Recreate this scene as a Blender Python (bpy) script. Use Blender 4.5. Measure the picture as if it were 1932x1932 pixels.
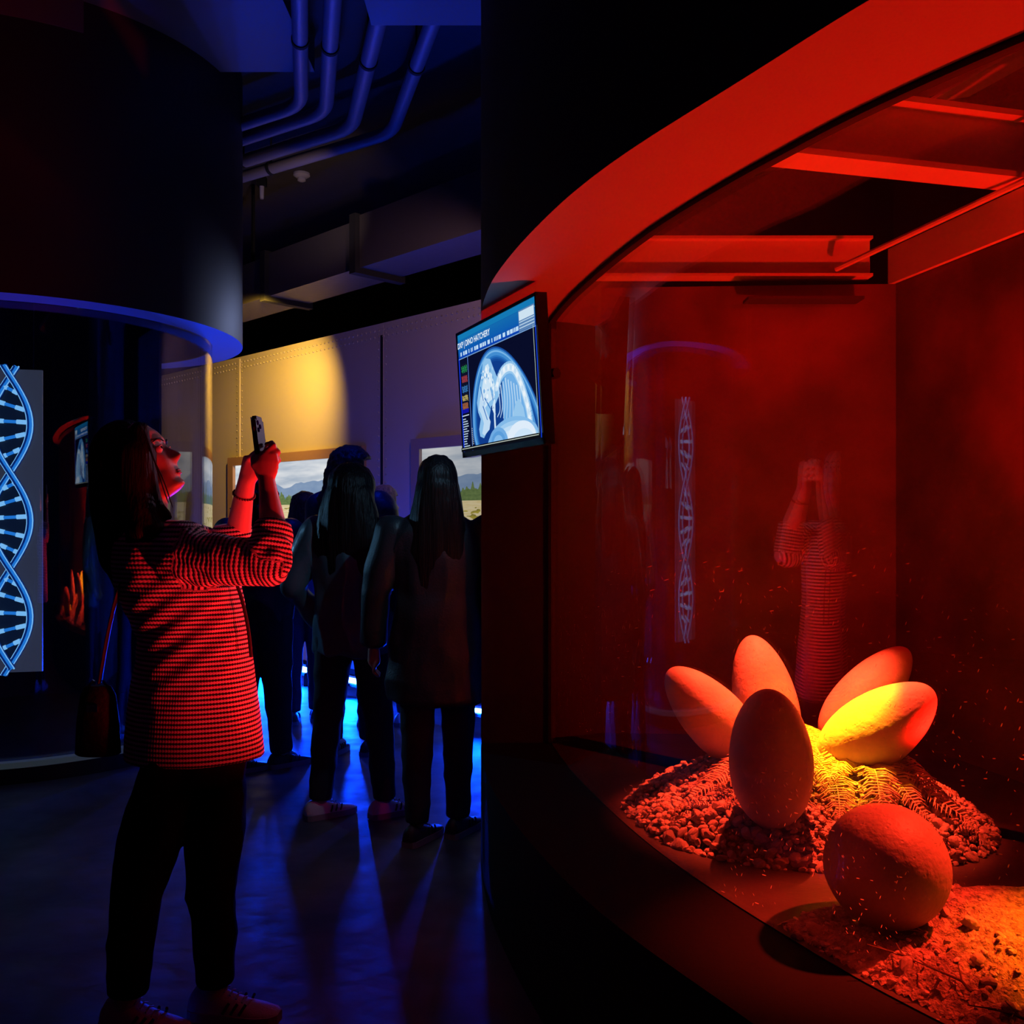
import bpy, bmesh, math, random
from mathutils import Vector, Matrix, noise
from math import sin, cos, pi, radians as R, sqrt
random.seed(7)
for o in list(bpy.data.objects): bpy.data.objects.remove(o)
SC = bpy.context.scene
COL = SC.collection
F, YH, EYE = 1800.0, 980.0, 1.38

# ------------------------------------------------------------------ camera
cam = bpy.data.cameras.new('camera'); camo = bpy.data.objects.new('camera', cam); COL.objects.link(camo)
camo.location = (0, 0, EYE); camo.rotation_euler = (R(90), 0, 0)
cam.sensor_width = 36; cam.lens = 36 * F / 1932; cam.shift_y = (YH - 966) / 1932
cam.clip_start = .05; cam.clip_end = 60
SC.camera = camo
SC.view_settings.view_transform = 'Standard'; SC.view_settings.look = 'None'
SC.view_settings.gamma = 1; SC.view_settings.exposure = 0; SC.view_settings.use_curve_mapping = False
try:
    SC.cycles.transparent_max_bounces = 16; SC.cycles.max_bounces = 8; SC.cycles.sample_clamp_indirect = 4
except Exception: pass
w = bpy.data.worlds.new('world'); SC.world = w; w.use_nodes = True
w.node_tree.nodes['Background'].inputs[0].default_value = (.01, .01, .05, 1)
w.node_tree.nodes['Background'].inputs[1].default_value = 0.0

# ------------------------------------------------------------------ lights
def light(name, kind, loc, energy, color, to=None, size=.05, spot=60, blend=.5, size_y=None, label=None):
    l = bpy.data.lights.new(name, kind); o = bpy.data.objects.new(name, l); COL.objects.link(o)
    l.energy = energy; l.color = color; o.location = loc
    if kind == 'AREA':
        l.size = size
        if size_y: l.shape = 'RECTANGLE'; l.size_y = size_y
    else: l.shadow_soft_size = size
    if kind == 'SPOT': l.spot_size = R(spot); l.spot_blend = blend
    if to is not None:
        o.rotation_euler = (Vector(to) - Vector(loc)).to_track_quat('-Z', 'Y').to_euler()
    return o
RED = (1, .005, .002)
light('tank_uplight', 'SPOT', (1.60, 2.76, .54), 240, RED, (.92, 2.62, 2.5), .03, 98, .35)
light('woman_red_fill', 'SPOT', (.06, 3.15, .50), 95, (1, .012, .012), (-1.0, 2.62, 1.5), .03, 62, .8)  # added red fill outside the glass, aimed only at the woman
light('woman_red_fill', 'SPOT', (.42, 2.0, .50), 98, (1, .014, .022), (-1.0, 2.66, 1.45), .04, 50, .9)  # second added fill, nearer, for the camera side of her jacket
light('tank_side_uplight', 'SPOT', (1.25, 1.62, .56), 26, RED, (.62, 1.75, 2.2), .03, 80, .8)
light('tank_downlight', 'SPOT', (1.80, 2.42, 2.0), 800, (1, .03, .009), (.93, 2.16, .62), .03, 27, 1)
light('nest_lamp', 'SPOT', (1.02, 3.16, 2.46), 1450, (1, .042, .014), (.90, 2.98, .6), .02, 34, .7)
light('nest_core_lamp', 'SPOT', (1.02, 3.12, 2.46), 2500, (1, .40, .0), (.97, 2.88, .6), .02, 15, .9)
light('soil_lamp', 'SPOT', (1.95, 2.0, 2.0), 1500, (1, .15, .0), (1.36, 1.92, .46), .02, 30, 1)
light('wall_wash_lamp', 'SPOT', (-1.98, 7.5, 3.14), 300, (1, .57, .07), (-2.5, 9.3, 1.95), .03, 92, 1)
light('hall_purple_fill', 'SPOT', (-.3, 4.9, 2.9), 46, (.85, .45, .6), (-.9, 7.6, 2.4), .03, 75, .8)  # added purple spot standing in for the hall's ambient light
light('hall_blue_lamp', 'POINT', (-1.5, 4.3, 3.4), .1, (.02, .03, 1), None, .02)
light('aisle_blue_fill', 'SPOT', (-.75, 5.1, 3.9), 130, (.0, .03, 1), (-.9, 6.2, 0), .03, 50, 1)  # overhead fill added to turn the aisle floor blue
light('ceiling_fill', 'SPOT', (-1.1, 6.0, 3.1), 26, (.9, .62, .62), (-1.85, 8.04, 4.28), .02, 50, 1)
light('tank_wall_fill', 'SPOT', (1.5, 2.3, 2.4), 75, RED, (1.15, 4.05, 1.35), .05, 70, .9)  # red fill added to lift the tank's back wall
light('exhibit_spill_lamp', 'SPOT', (-.9, 7.4, 2.9), 30, (.45, .55, 1), (-1.9, 5.4, 2.3), .03, 50, 1)

# ------------------------------------------------------------------ helpers
def lin(r, g, b):
    f = lambda c: ((c / 255 + .055) / 1.055) ** 2.4 if c / 255 > .04045 else c / 255 / 12.92
    return (f(r), f(g), f(b))
MATS = {}
def mat(name, col, rough=.6, metal=0, emit=None, es=1, bump=0, bscale=30, spec=.5, var=0, vscale=8, coat=0):
    if name in MATS: return MATS[name]
    m = bpy.data.materials.new(name); m.use_nodes = True; nt = m.node_tree; b = nt.nodes['Principled BSDF']
    b.inputs['Base Color'].default_value = (*col, 1); b.inputs['Roughness'].default_value = rough
    b.inputs['Metallic'].default_value = metal; b.inputs['Specular IOR Level'].default_value = spec
    if coat: b.inputs['Coat Weight'].default_value = coat; b.inputs['Coat Roughness'].default_value = .15
    if emit:
        b.inputs['Emission Color'].default_value = (*emit, 1); b.inputs['Emission Strength'].default_value = es
    tc = nt.nodes.new('ShaderNodeTexCoord')
    if bump:
        n = nt.nodes.new('ShaderNodeTexNoise'); n.inputs['Scale'].default_value = bscale; n.inputs['Detail'].default_value = 6
        nt.links.new(tc.outputs['Object'], n.inputs['Vector'])
        bp = nt.nodes.new('ShaderNodeBump'); bp.inputs['Strength'].default_value = bump; bp.inputs['Distance'].default_value = .02
        nt.links.new(n.outputs['Fac'], bp.inputs['Height']); nt.links.new(bp.outputs['Normal'], b.inputs['Normal'])
    if var:
        n = nt.nodes.new('ShaderNodeTexNoise'); n.inputs['Scale'].default_value = vscale; n.inputs['Detail'].default_value = 5
        nt.links.new(tc.outputs['Object'], n.inputs['Vector'])
        r = nt.nodes.new('ShaderNodeValToRGB'); r.color_ramp.elements[0].position = .35; r.color_ramp.elements[1].position = .65
        r.color_ramp.elements[0].color = (*[c * (1 - var) for c in col], 1); r.color_ramp.elements[1].color = (*[min(1, c * (1 + var)) for c in col], 1)
        nt.links.new(n.outputs['Fac'], r.inputs['Fac']); nt.links.new(r.outputs['Color'], b.inputs['Base Color'])
    MATS[name] = m; return m
def emat(name, col, s=1):
    if name in MATS: return MATS[name]
    m = bpy.data.materials.new(name); m.use_nodes = True; nt = m.node_tree; nt.nodes.clear()
    e = nt.nodes.new('ShaderNodeEmission'); e.inputs[0].default_value = (*col, 1); e.inputs[1].default_value = s
    o = nt.nodes.new('ShaderNodeOutputMaterial'); nt.links.new(e.outputs[0], o.inputs[0]); MATS[name] = m; return m
def glassmat(name, tint=(1, 1, 1), scratch=0.0, f0=.045, grime=0.0):
    m = bpy.data.materials.new(name); m.use_nodes = True; nt = m.node_tree; nt.nodes.clear(); N = nt.nodes.new; L = nt.links.new
    g = N('ShaderNodeNewGeometry'); d = N('ShaderNodeVectorMath'); d.operation = 'DOT_PRODUCT'
    L(g.outputs['Incoming'], d.inputs[0]); L(g.outputs['Normal'], d.inputs[1])
    def mt(op, a, b=None):
        n = N('ShaderNodeMath'); n.operation = op
        for i, v in enumerate((a, b)):
            if v is None: continue
            if isinstance(v, (int, float)): n.inputs[i].default_value = v
            else: L(v, n.inputs[i])
        return n.outputs[0]
    c = mt('ABSOLUTE', d.outputs['Value']); p = mt('POWER', mt('SUBTRACT', 1.0, c), 5.0)
    fr = mt('ADD', mt('MULTIPLY', p, 1 - f0), f0)
    t = N('ShaderNodeBsdfTransparent'); t.inputs[0].default_value = (*tint, 1)
    gl = N('ShaderNodeBsdfGlossy'); gl.inputs['Roughness'].default_value = .0; gl.inputs[0].default_value = (1, 1, 1, 1)
    mx = N('ShaderNodeMixShader'); L(fr, mx.inputs[0]); L(t.outputs[0], mx.inputs[1]); L(gl.outputs[0], mx.inputs[2])
    out = mx.outputs[0]
    if scratch or grime:
        tc = N('ShaderNodeTexCoord'); facs = []
        if scratch:
            for k, (rz, sc) in enumerate(((25, 75), (-50, 90), (80, 70))):
                mp = N('ShaderNodeMapping'); mp.vector_type = 'TEXTURE'; mp.inputs['Rotation'].default_value = (R(rz), 0, R(8 * k)); mp.inputs['Scale'].default_value = (1, 1, 18)
                L(tc.outputs['Object'], mp.inputs[0])
                v = N('ShaderNodeTexVoronoi'); v.inputs['Scale'].default_value = sc; L(mp.outputs[0], v.inputs['Vector'])
                facs.append(mt('LESS_THAN', v.outputs['Distance'], .07))
            sz = N('ShaderNodeSeparateXYZ'); L(tc.outputs['Object'], sz.inputs[0]); zr = N('ShaderNodeMapRange'); zr.inputs['From Min'].default_value = 1.5; zr.inputs['From Max'].default_value = 1.0; L(sz.outputs[2], zr.inputs['Value']); zf = zr.outputs['Result']
            f = mt('MAXIMUM', mt('MAXIMUM', facs[0], facs[1]), facs[2])
            n = N('ShaderNodeTexNoise'); n.inputs['Scale'].default_value = 3; L(tc.outputs['Object'], n.inputs['Vector'])
            f = mt('MULTIPLY', f, mt('MULTIPLY', mt('GREATER_THAN', n.outputs['Fac'], .47), mt('MULTIPLY', zf, scratch)))
        else: f = mt('ADD', 0.0, 0.0)
        f = mt('ADD', f, grime)
        df = N('ShaderNodeBsdfTranslucent'); df.inputs[0].default_value = (.9, .9, .9, 1)
        m2 = N('ShaderNodeMixShader'); L(f, m2.inputs[0]); L(out, m2.inputs[1]); L(df.outputs[0], m2.inputs[2]); out = m2.outputs[0]
    o = N('ShaderNodeOutputMaterial'); L(out, o.inputs[0]); return m

def P(px, py, y):
    return Vector(((px - 966) / F * y, y, EYE + (YH - py) / F * y))
def link(name, me, m=None, parent=None, loc=None):
    o = bpy.data.objects.new(name, me); COL.objects.link(o)
    if m is not None:
        for x in (m if isinstance(m, (list, tuple)) else [m]): me.materials.append(x)
    if parent: o.parent = parent
    if loc: o.location = loc
    return o
def tag(o, label=None, cat=None, group=None, kind=None):
    if label: o['label'] = label
    if cat: o['category'] = cat
    if group: o['group'] = group
    if kind: o['kind'] = kind
    return o
def thing(name, label, cat, loc=(0, 0, 0), group=None):
    o = bpy.data.objects.new(name, None); COL.objects.link(o); o.location = loc; o.empty_display_size = .1
    return tag(o, label, cat, group)
class MB:
    def __init__(s): s.v = []; s.f = []; s.m = []
    def add(s, vs, fs, mi=0):
        b = len(s.v); s.v += [tuple(x) for x in vs]; s.f += [tuple(b + i for i in f) for f in fs]; s.m += [mi] * len(fs)
    def box(s, c, d, M=None, mi=0):
        c = Vector(c); vs = []
        for x in (-.5, .5):
            for y in (-.5, .5):
                for z in (-.5, .5):
                    p = Vector((x * d[0], y * d[1], z * d[2]))
                    if M: p = M @ p
                    vs.append(c + p)
        s.add(vs, [(0, 1, 3, 2), (4, 6, 7, 5), (0, 4, 5, 1), (2, 3, 7, 6), (0, 2, 6, 4), (1, 5, 7, 3)], mi)
    def tube(s, pts, rs, n=12, ry=None, up=None, mi=0, cap=True):
        pts = [Vector(p) for p in pts]
        if not isinstance(rs, (list, tuple)): rs = [rs] * len(pts)
        if ry is None: ry = rs
        elif not isinstance(ry, (list, tuple)): ry = [ry] * len(pts)
        vs = []; ref = Vector(up) if up else None; prev = None
        for i, p in enumerate(pts):
            t = (pts[min(i + 1, len(pts) - 1)] - pts[max(i - 1, 0)]).normalized()
            if prev is None:
                r0 = ref or (Vector((0, 0, 1)) if abs(t.z) < .9 else Vector((1, 0, 0)))
            else: r0 = prev
            a = (r0 - t * r0.dot(t)).normalized(); prev = a; b = t.cross(a)
            for k in range(n):
                q = 2 * pi * k / n; vs.append(p + a * cos(q) * rs[i] + b * sin(q) * ry[i])
        fs = []
        for i in range(len(pts) - 1):
            for k in range(n):
                k2 = (k + 1) % n; fs.append((i * n + k, i * n + k2, (i + 1) * n + k2, (i + 1) * n + k))
        if cap: fs.append(tuple(range(n - 1, -1, -1))); fs.append(tuple((len(pts) - 1) * n + k for k in range(n)))
        s.add(vs, fs, mi)
    def ell(s, c, r, M=None, nu=20, nv=12, mi=0):
        if not isinstance(r, (list, tuple)): r = (r, r, r)
        c = Vector(c); vs = [Vector((0, 0, -1))]
        for j in range(1, nv):
            a = -pi / 2 + pi * j / nv
            for k in range(nu): vs.append(Vector((cos(a) * cos(2 * pi * k / nu), cos(a) * sin(2 * pi * k / nu), sin(a))))
        vs.append(Vector((0, 0, 1)))
        out = []
        for p in vs:
            p = Vector((p.x * r[0], p.y * r[1], p.z * r[2]))
            if M: p = M @ p
            out.append(c + p)
        fs = []
        for k in range(nu): fs.append((0, 1 + (k + 1) % nu, 1 + k))
        for j in range(nv - 2):
            for k in range(nu):
                a = 1 + j * nu + k; b = 1 + j * nu + (k + 1) % nu; fs.append((a, b, b + nu, a + nu))
        last = len(vs) - 1
        for k in range(nu): fs.append((last, 1 + (nv - 2) * nu + k, 1 + (nv - 2) * nu + (k + 1) % nu))
        s.add(out, fs, mi)
    def cap(s, pts, rs, n=14, flat=None):      # chain of round-ended limbs for the voxel union
        if not isinstance(rs, (list, tuple)): rs = [rs] * len(pts)
        s.tube(pts, rs, n)
        for i, p in enumerate(pts):
            if flat and i in flat: continue
            s.ell(p, rs[i] * .995, None, 14, 8)
    def rings(s, rings, n=28, mi=0):      # rings: (center, rx, ry) horizontal ellipses
        vs = []
        for c, rx, ry in rings:
            for k in range(n):
                q = 2 * pi * k / n; vs.append(Vector(c) + Vector((rx * cos(q), ry * sin(q), 0)))
        fs = []
        for i in range(len(rings) - 1):
            for k in range(n):
                k2 = (k + 1) % n; fs.append((i * n + k, i * n + k2, (i + 1) * n + k2, (i + 1) * n + k))
        fs.append(tuple(range(n - 1, -1, -1))); fs.append(tuple((len(rings) - 1) * n + k for k in range(n)))
        s.add(vs, fs, mi)
    def prism(s, poly, z0, z1, mi=0, top=None, bottom=None):
        n = len(poly); vs = [(p[0], p[1], z0) for p in poly] + [(p[0], p[1], z1) for p in poly]
        s.add(vs, [(i, (i + 1) % n, (i + 1) % n + n, i + n) for i in range(n)], mi)
        b = len(s.v) - 2 * n
        s.f.append(tuple(b + i for i in range(n - 1, -1, -1))); s.m.append(mi if bottom is None else bottom)
        s.f.append(tuple(b + n + i for i in range(n))); s.m.append(mi if top is None else top)
    def wallstrip(s, A, B, z0, z1, mi=0, bot=None, top=None):   # solid between two plan curves with equal counts
        n = len(A)
        vs = [(p[0], p[1], z0) for p in A] + [(p[0], p[1], z1) for p in A] + [(p[0], p[1], z0) for p in B] + [(p[0], p[1], z1) for p in B]
        fs = []; ms = []
        for i in range(n - 1):
            fs.append((i, i + 1, n + i + 1, n + i)); ms.append(mi)
            fs.append((2 * n + i, 3 * n + i, 3 * n + i + 1, 2 * n + i + 1)); ms.append(mi)
            fs.append((i, 2 * n + i, 2 * n + i + 1, i + 1)); ms.append(mi if bot is None else bot)
            fs.append((n + i, n + i + 1, 3 * n + i + 1, 3 * n + i)); ms.append(mi if top is None else top)
        for i in (0, n - 1): fs.append((i, n + i, 3 * n + i, 2 * n + i)); ms.append(mi)
        b = len(s.v); s.v += vs; s.f += [tuple(b + i for i in f) for f in fs]; s.m += ms
    def mesh(s, name, smooth=False):
        me = bpy.data.meshes.new(name); me.from_pydata([tuple(v) for v in s.v], [], s.f); me.polygons.foreach_set('material_index', s.m)
        bm = bmesh.new(); bm.from_mesh(me); bmesh.ops.recalc_face_normals(bm, faces=bm.faces)
        if smooth:
            for e in bm.edges:
                if len(e.link_faces) == 2 and e.calc_face_angle(0) > .9: e.smooth = False
        bm.to_mesh(me); bm.free()
        if smooth: me.polygons.foreach_set('use_smooth', [True] * len(me.polygons))
        me.update(); return me
    def build(s, name, m, parent=None, smooth=False, loc=None):
        return link(name, s.mesh(name, smooth), m, parent, loc)
def remeshed(mb, name, voxel, smooth=4, fac=.5):
    me = mb.mesh(name); o = bpy.data.objects.new('tmp', me); COL.objects.link(o)
    md = o.modifiers.new('r', 'REMESH'); md.mode = 'VOXEL'; md.voxel_size = voxel; md.use_smooth_shade = True
    if smooth:
        s = o.modifiers.new('s', 'SMOOTH'); s.iterations = smooth; s.factor = fac
    dg = bpy.context.evaluated_depsgraph_get(); dg.update()
    out = bpy.data.meshes.new_from_object(o.evaluated_get(dg)); out.name = name
    bpy.data.objects.remove(o); bpy.data.meshes.remove(me)
    out.polygons.foreach_set('use_smooth', [True] * len(out.polygons))
    return out
def displace(me, fn):
    me.calc_loop_triangles() if False else None
    vs = me.vertices; ns = [v.normal.copy() for v in vs]
    for v, n in zip(vs, ns):
        d = fn(v.co)
        if isinstance(d, Vector): v.co += d
        else: v.co += n * d
    me.update(); return me
def smooth_curve(pts, n):
    pts = [Vector(p) for p in pts]; out = []
    P4 = [pts[0] * 2 - pts[1]] + pts + [pts[-1] * 2 - pts[-2]]; seg = len(pts) - 1
    for i in range(n):
        t = i / (n - 1) * seg; k = min(int(t), seg - 1); u = t - k; a, b, c, d = P4[k:k + 4]
        out.append(.5 * ((2 * b) + (c - a) * u + (2 * a - 5 * b + 4 * c - d) * u * u + (3 * b - a - 3 * c + d) * u ** 3))
    return out
def offset(curve, d):
    out = []
    for i, p in enumerate(curve):
        t = (curve[min(i + 1, len(curve) - 1)] - curve[max(i - 1, 0)]).normalized(); out.append(p + Vector((-t.y, t.x)) * d)
    return out
def text(name, body, size, m, parent, M, align='LEFT', xs=1, ex=0):
    cu = bpy.data.curves.new('t', 'FONT'); cu.body = body; cu.size = size; cu.align_x = align; cu.extrude = ex; cu.offset = size * .02
    o = bpy.data.objects.new('t', cu); COL.objects.link(o)
    dg = bpy.context.evaluated_depsgraph_get(); dg.update()
    me = bpy.data.meshes.new_from_object(o.evaluated_get(dg)); bpy.data.objects.remove(o)
    me.transform(Matrix.Diagonal((xs, 1, 1, 1))); me.transform(M)
    me.materials.clear(); return link(name, me, m, parent)

# materials
black = mat('black_paint', (.012, .012, .013), .45, bump=.05, bscale=60)
blackmatte = mat('matt_black_paint', (.008, .008, .008), .85)
greypaint = mat('grey_soffit_paint', (.35, .34, .36), .7, bump=.06, bscale=90)

# ------------------------------------------------------------------ room shell
def concrete():
    m = bpy.data.materials.new('dark_concrete'); m.use_nodes = True; nt = m.node_tree; b = nt.nodes['Principled BSDF']; N = nt.nodes.new; L = nt.links.new
    tc = N('ShaderNodeTexCoord'); n = N('ShaderNodeTexNoise'); n.inputs['Scale'].default_value = 2.2; n.inputs['Detail'].default_value = 9; L(tc.outputs['Object'], n.inputs['Vector'])
    r = N('ShaderNodeValToRGB'); r.color_ramp.elements[0].color = (.045, .045, .05, 1); r.color_ramp.elements[1].color = (.15, .15, .155, 1)
    r.color_ramp.elements[0].position = .3; r.color_ramp.elements[1].position = .7
    L(n.outputs['Fac'], r.inputs['Fac']); L(r.outputs['Color'], b.inputs['Base Color'])
    n2 = N('ShaderNodeTexNoise'); n2.inputs['Scale'].default_value = 9; n2.inputs['Detail'].default_value = 7; L(tc.outputs['Object'], n2.inputs['Vector'])
    mr = N('ShaderNodeMapRange'); mr.inputs['To Min'].default_value = .3; mr.inputs['To Max'].default_value = .75; L(n2.outputs['Fac'], mr.inputs['Value']); L(mr.outputs['Result'], b.inputs['Roughness'])
    bp = N('ShaderNodeBump'); bp.inputs['Strength'].default_value = .25; bp.inputs['Distance'].default_value = .01; L(n2.outputs['Fac'], bp.inputs['Height']); L(bp.outputs['Normal'], b.inputs['Normal'])
    return m
CEIL = 4.3
mb = MB(); mb.box((-1, 5, -.05), (14, 20, .1)); tag(mb.build('floor', concrete()), kind='structure')
ceilm = mat('dark_ceiling', (.075, .066, .06), .8, bump=.2, bscale=25)
mb = MB(); mb.box((-1, 5, CEIL + .05), (14, 20, .1)); tag(mb.build('ceiling', ceilm), kind='structure')
for nm, c, d in (('wall_left', (-8.05, 5, CEIL / 2), (.1, 20, CEIL)), ('wall_right', (6.05, 5, CEIL / 2), (.1, 20, CEIL)),
                 ('wall_rear', (-1, 15.05, CEIL / 2), (14, .1, CEIL)), ('wall_front', (-1, -5.05, CEIL / 2), (14, .1, CEIL))):
    mb = MB(); mb.box(c, d); tag(mb.build(nm, ceilm if nm == 'wall_rear' else blackmatte), kind='structure')
# diagonal exhibition wall: X + Y = 6.8
panelm = mat('painted_wall_panel', (.50, .44, .37), .62, bump=.04, bscale=300)
D = Vector((1, -1, 0)).normalized(); NRM = Vector((-1, -1, 0)).normalized()
WZ = 3.0
def wp(s, z, off=0):      # s: x coordinate on the wall face
    return Vector((s, 6.8 - s, z)) + NRM * off
def wbox(mb, s0, s1, z0, z1, o0, o1, mi=0):
    a = [wp(s, z, o) for s in (s0, s1) for o in (o0, o1) for z in (z0, z1)]
    mb.add(a, [(0, 1, 3, 2), (4, 6, 7, 5), (0, 4, 5, 1), (2, 3, 7, 6), (0, 2, 6, 4), (1, 5, 7, 3)], mi)
mb = MB(); wbox(mb, -5.6, 1.2, 0, WZ, -.15, 0)
tag(mb.build('wall_back', panelm), kind='structure')
seams = [-4.25, -2.696, -1.087, .45]
def sx(px): k = (px - 966) / F; return 6.8 * k / (1 + k)
seams = [-4.3, sx(452), sx(721), .75]
mb = MB()
for i, s in enumerate(seams):
    wbox(mb, s - .014, s + .014, 0, WZ - .02, 0, .012 if i != 2 else .004)
tag(mb.build('trim_1', [mat('seam_strip', (.52, .46, .38), .5) ]), kind='structure')
mb = MB(); wbox(mb, seams[2] - .012, seams[2] + .012, .1, WZ - .1, 0, .006); tag(mb.build('trim_2', blackmatte), kind='structure')
rm = mat('rivet_metal', (.42, .37, .30), .4, .3)
mb = MB()
for k in range(150):
    s = -5.4 + k * .043
    for z in (WZ - .055, WZ - .11): mb.ell(wp(s, z, 0), (.011, .011, .011), None, 8, 5)
for s in seams:
    for k in range(44):
        for dd in (-.035, .035): mb.ell(wp(s + dd, .12 + k * .065, 0), (.009, .009, .009), None, 8, 5)
tag(mb.build('trim_3', rm, None, True), kind='structure')
# black kick strip at wall foot
mb = MB(); wbox(mb, -5.6, 1.2, 0, .1, 0, .02); tag(mb.build('baseboard_back', blackmatte), kind='structure')

# landscape displays
def landscape(seed, dim=1.0):
    m = bpy.data.materials.new('landscape_picture'); m.use_nodes = True; nt = m.node_tree; nt.nodes.clear(); N = nt.nodes.new; L = nt.links.new
    uv = N('ShaderNodeUVMap'); sp = N('ShaderNodeSeparateXYZ'); L(uv.outputs[0], sp.inputs[0]); U = sp.outputs[0]; V = sp.outputs[1]
    def mt(op, a, b=None, c=None):
        n = N('ShaderNodeMath'); n.operation = op
        for i, v in enumerate((a, b, c)):
            if v is None: continue
            if isinstance(v, (int, float)): n.inputs[i].default_value = v
            else: L(v, n.inputs[i])
        return n.outputs[0]
    def noi(sc, sx_=1, sy=1, det=4, off=0):
        mp = N('ShaderNodeMapping'); mp.inputs['Scale'].default_value = (sx_, sy, 1); mp.inputs['Location'].default_value = (seed * 3.1 + off, off, 0); L(uv.outputs[0], mp.inputs[0])
        n = N('ShaderNodeTexNoise'); n.inputs['Scale'].default_value = sc; n.inputs['Detail'].default_value = det; L(mp.outputs[0], n.inputs['Vector']); return n.outputs['Fac']
    def mix(f, a, b):
        n = N('ShaderNodeMix'); n.data_type = 'RGBA'; L(f, n.inputs[0])
        for i, v in ((6, a), (7, b)):
            if isinstance(v, tuple): n.inputs[i].default_value = (*v, 1)
            else: L(v, n.inputs[i])
        return n.outputs[2]
    def less(a, b): return mt('LESS_THAN', a, b)
    sky = mix(mt('SUBTRACT', mt('MULTIPLY', noi(3, 1, 2.5), 2.2), .55), lin(150, 168, 190), lin(232, 234, 236))
    mtn = mix(noi(12), lin(104, 132, 172), lin(150, 170, 196))
    h1 = mt('ADD', .70, mt('MULTIPLY', mt('SUBTRACT', noi(3.2, 1, 0, 3, 5), .5), .5))
    c = mix(less(V, h1), sky, mtn)
    hill = mix(noi(20, 1, 2), lin(76, 112, 128), lin(120, 146, 140))
    h2 = mt('ADD', .50, mt('MULTIPLY', mt('SUBTRACT', noi(5, 1, 0, 3, 9), .5), .16)); c = mix(less(V, h2), c, hill)
    tree = mix(noi(40), lin(60, 84, 52), lin(130, 150, 90))
    h3 = mt('ADD', .42, mt('MULTIPLY', mt('POWER', noi(26, 1, 0, 1, 3), 3.0), .75)); c = mix(mt('MULTIPLY', less(V, h3), mt('GREATER_THAN', noi(2.5, 1, 0, 1, 22), .5)), c, tree)
    grass = mix(noi(18, 1, 3), lin(206, 178, 92), lin(236, 226, 200)); c = mix(less(V, .38), c, grass)
    bush = mix(noi(30), lin(40, 52, 60), lin(210, 190, 60)); c = mix(mt('MULTIPLY', less(V, .34), mt('GREATER_THAN', noi(9, 1, 1.6, 2, 31), .58)), c, bush)
    e = N('ShaderNodeEmission'); L(c, e.inputs[0]); e.inputs[1].default_value = dim
    o = N('ShaderNodeOutputMaterial'); L(e.outputs[0], o.inputs[0]); return m
frm1 = mat('copper_frame', (.42, .24, .13), .45, .2); frm2 = mat('mauve_frame', (.36, .27, .24), .5, .1)
def display(s0, s1, z0, z1, fm, label, seed, dim):
    t = thing('wall_display', label, 'screen', wp((s0 + s1) / 2, z0, 0)); M = Matrix.Translation(-t.location)
    mb = MB(); fw = .075
    wbox(mb, s0 - fw, s1 + fw, z1, z1 + fw * 1.1, 0, .05); wbox(mb, s0 - fw, s1 + fw, z0 - fw, z0, 0, .05)
    wbox(mb, s0 - fw, s0, z0, z1, 0, .05); wbox(mb, s1, s1 + fw, z0, z1, 0, .05)
    o = mb.build('frame', fm, t); o.data.transform(M)
    mb = MB(); wbox(mb, s0, s1, z0, z1, 0, .02); o = mb.build('panel', blackmatte, t); o.data.transform(M)
    me = bpy.data.meshes.new('picture'); me.from_pydata([wp(s0, z0, .0205), wp(s1, z0, .0205), wp(s1, z1, .0205), wp(s0, z1, .0205)], [], [(0, 1, 2, 3)])
    uvl = me.uv_layers.new(name='UVMap')
    for i, u in enumerate(((0, 0), (1, 0), (1, 1), (0, 1))): uvl.data[i].uv = u
    me.transform(M); link('picture', me, landscape(seed, dim), t)
display(-2.75, -1.30, 1.27, 1.915, frm1, 'copper framed landscape screen in the yellow lit wall behind the crowd', 1, .95)
display(sx(800), .62, 1.27, 1.93, frm2, 'mauve framed landscape screen behind the long haired person and television', 4, .62)

# low fixtures of blue light at the foot of the wall
blue_tube = emat('blue_tube_light', (1.6, 5.5, 60), 1.5)
def strip_light(a, b, r, label, pw=400):
    a = Vector(a); b = Vector(b); t = thing('floor_strip_light', label, 'light', (a + b) / 2 * 1.0); t.location.z = 0; M = Matrix.Translation(-t.location)
    mb = MB(); mb.tube([a, b], r, 12); o = mb.build('tube', blue_tube, t, True); o.data.transform(M)
    mb = MB(); d = (b - a).normalized(); M3 = Matrix((d, Vector((-d.y, d.x, 0)), Vector((0, 0, 1)))).transposed().to_3x3()
    mb.box((a + b) / 2 + Vector((0, 0, -r - .012)), ((b - a).length + .03, .05, .02), M3)
    for p in (a, b): mb.box((p.x, p.y, (p.z - r) / 2), (.03, .03, p.z - r))
    o = mb.build('bracket', blackmatte, t); o.data.transform(M)
    tw = Vector((.25, -1, 0)).normalized(); c = (a + b) / 2 + tw * (r + .03); mb = MB()
    bk = -tw * (r + .02); q = [a + bk + Vector((0, 0, -r)), b + bk + Vector((0, 0, -r)), b + bk + Vector((0, 0, r + .015)), a + bk + Vector((0, 0, r + .015)), b + Vector((0, 0, r + .015)), a + Vector((0, 0, r + .015))]
    mb.add(q + [v_ - tw * .006 + Vector((0, 0, .006)) for v_ in q], [(0, 1, 2, 3), (3, 2, 4, 5), (7, 6, 9, 8), (8, 9, 11, 10), (0, 6, 7, 1), (5, 4, 10, 11), (0, 3, 9, 6), (3, 5, 11, 9), (1, 7, 8, 2), (2, 8, 10, 4)])
    o = mb.build('hood', blackmatte, t); o.data.transform(M)
    light('strip_lamp', 'SPOT', tuple(c), pw, (.0, .035, 1), tuple(c + tw * 3 + Vector((0, 0, -.1))), .04, 150, 1)
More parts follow.
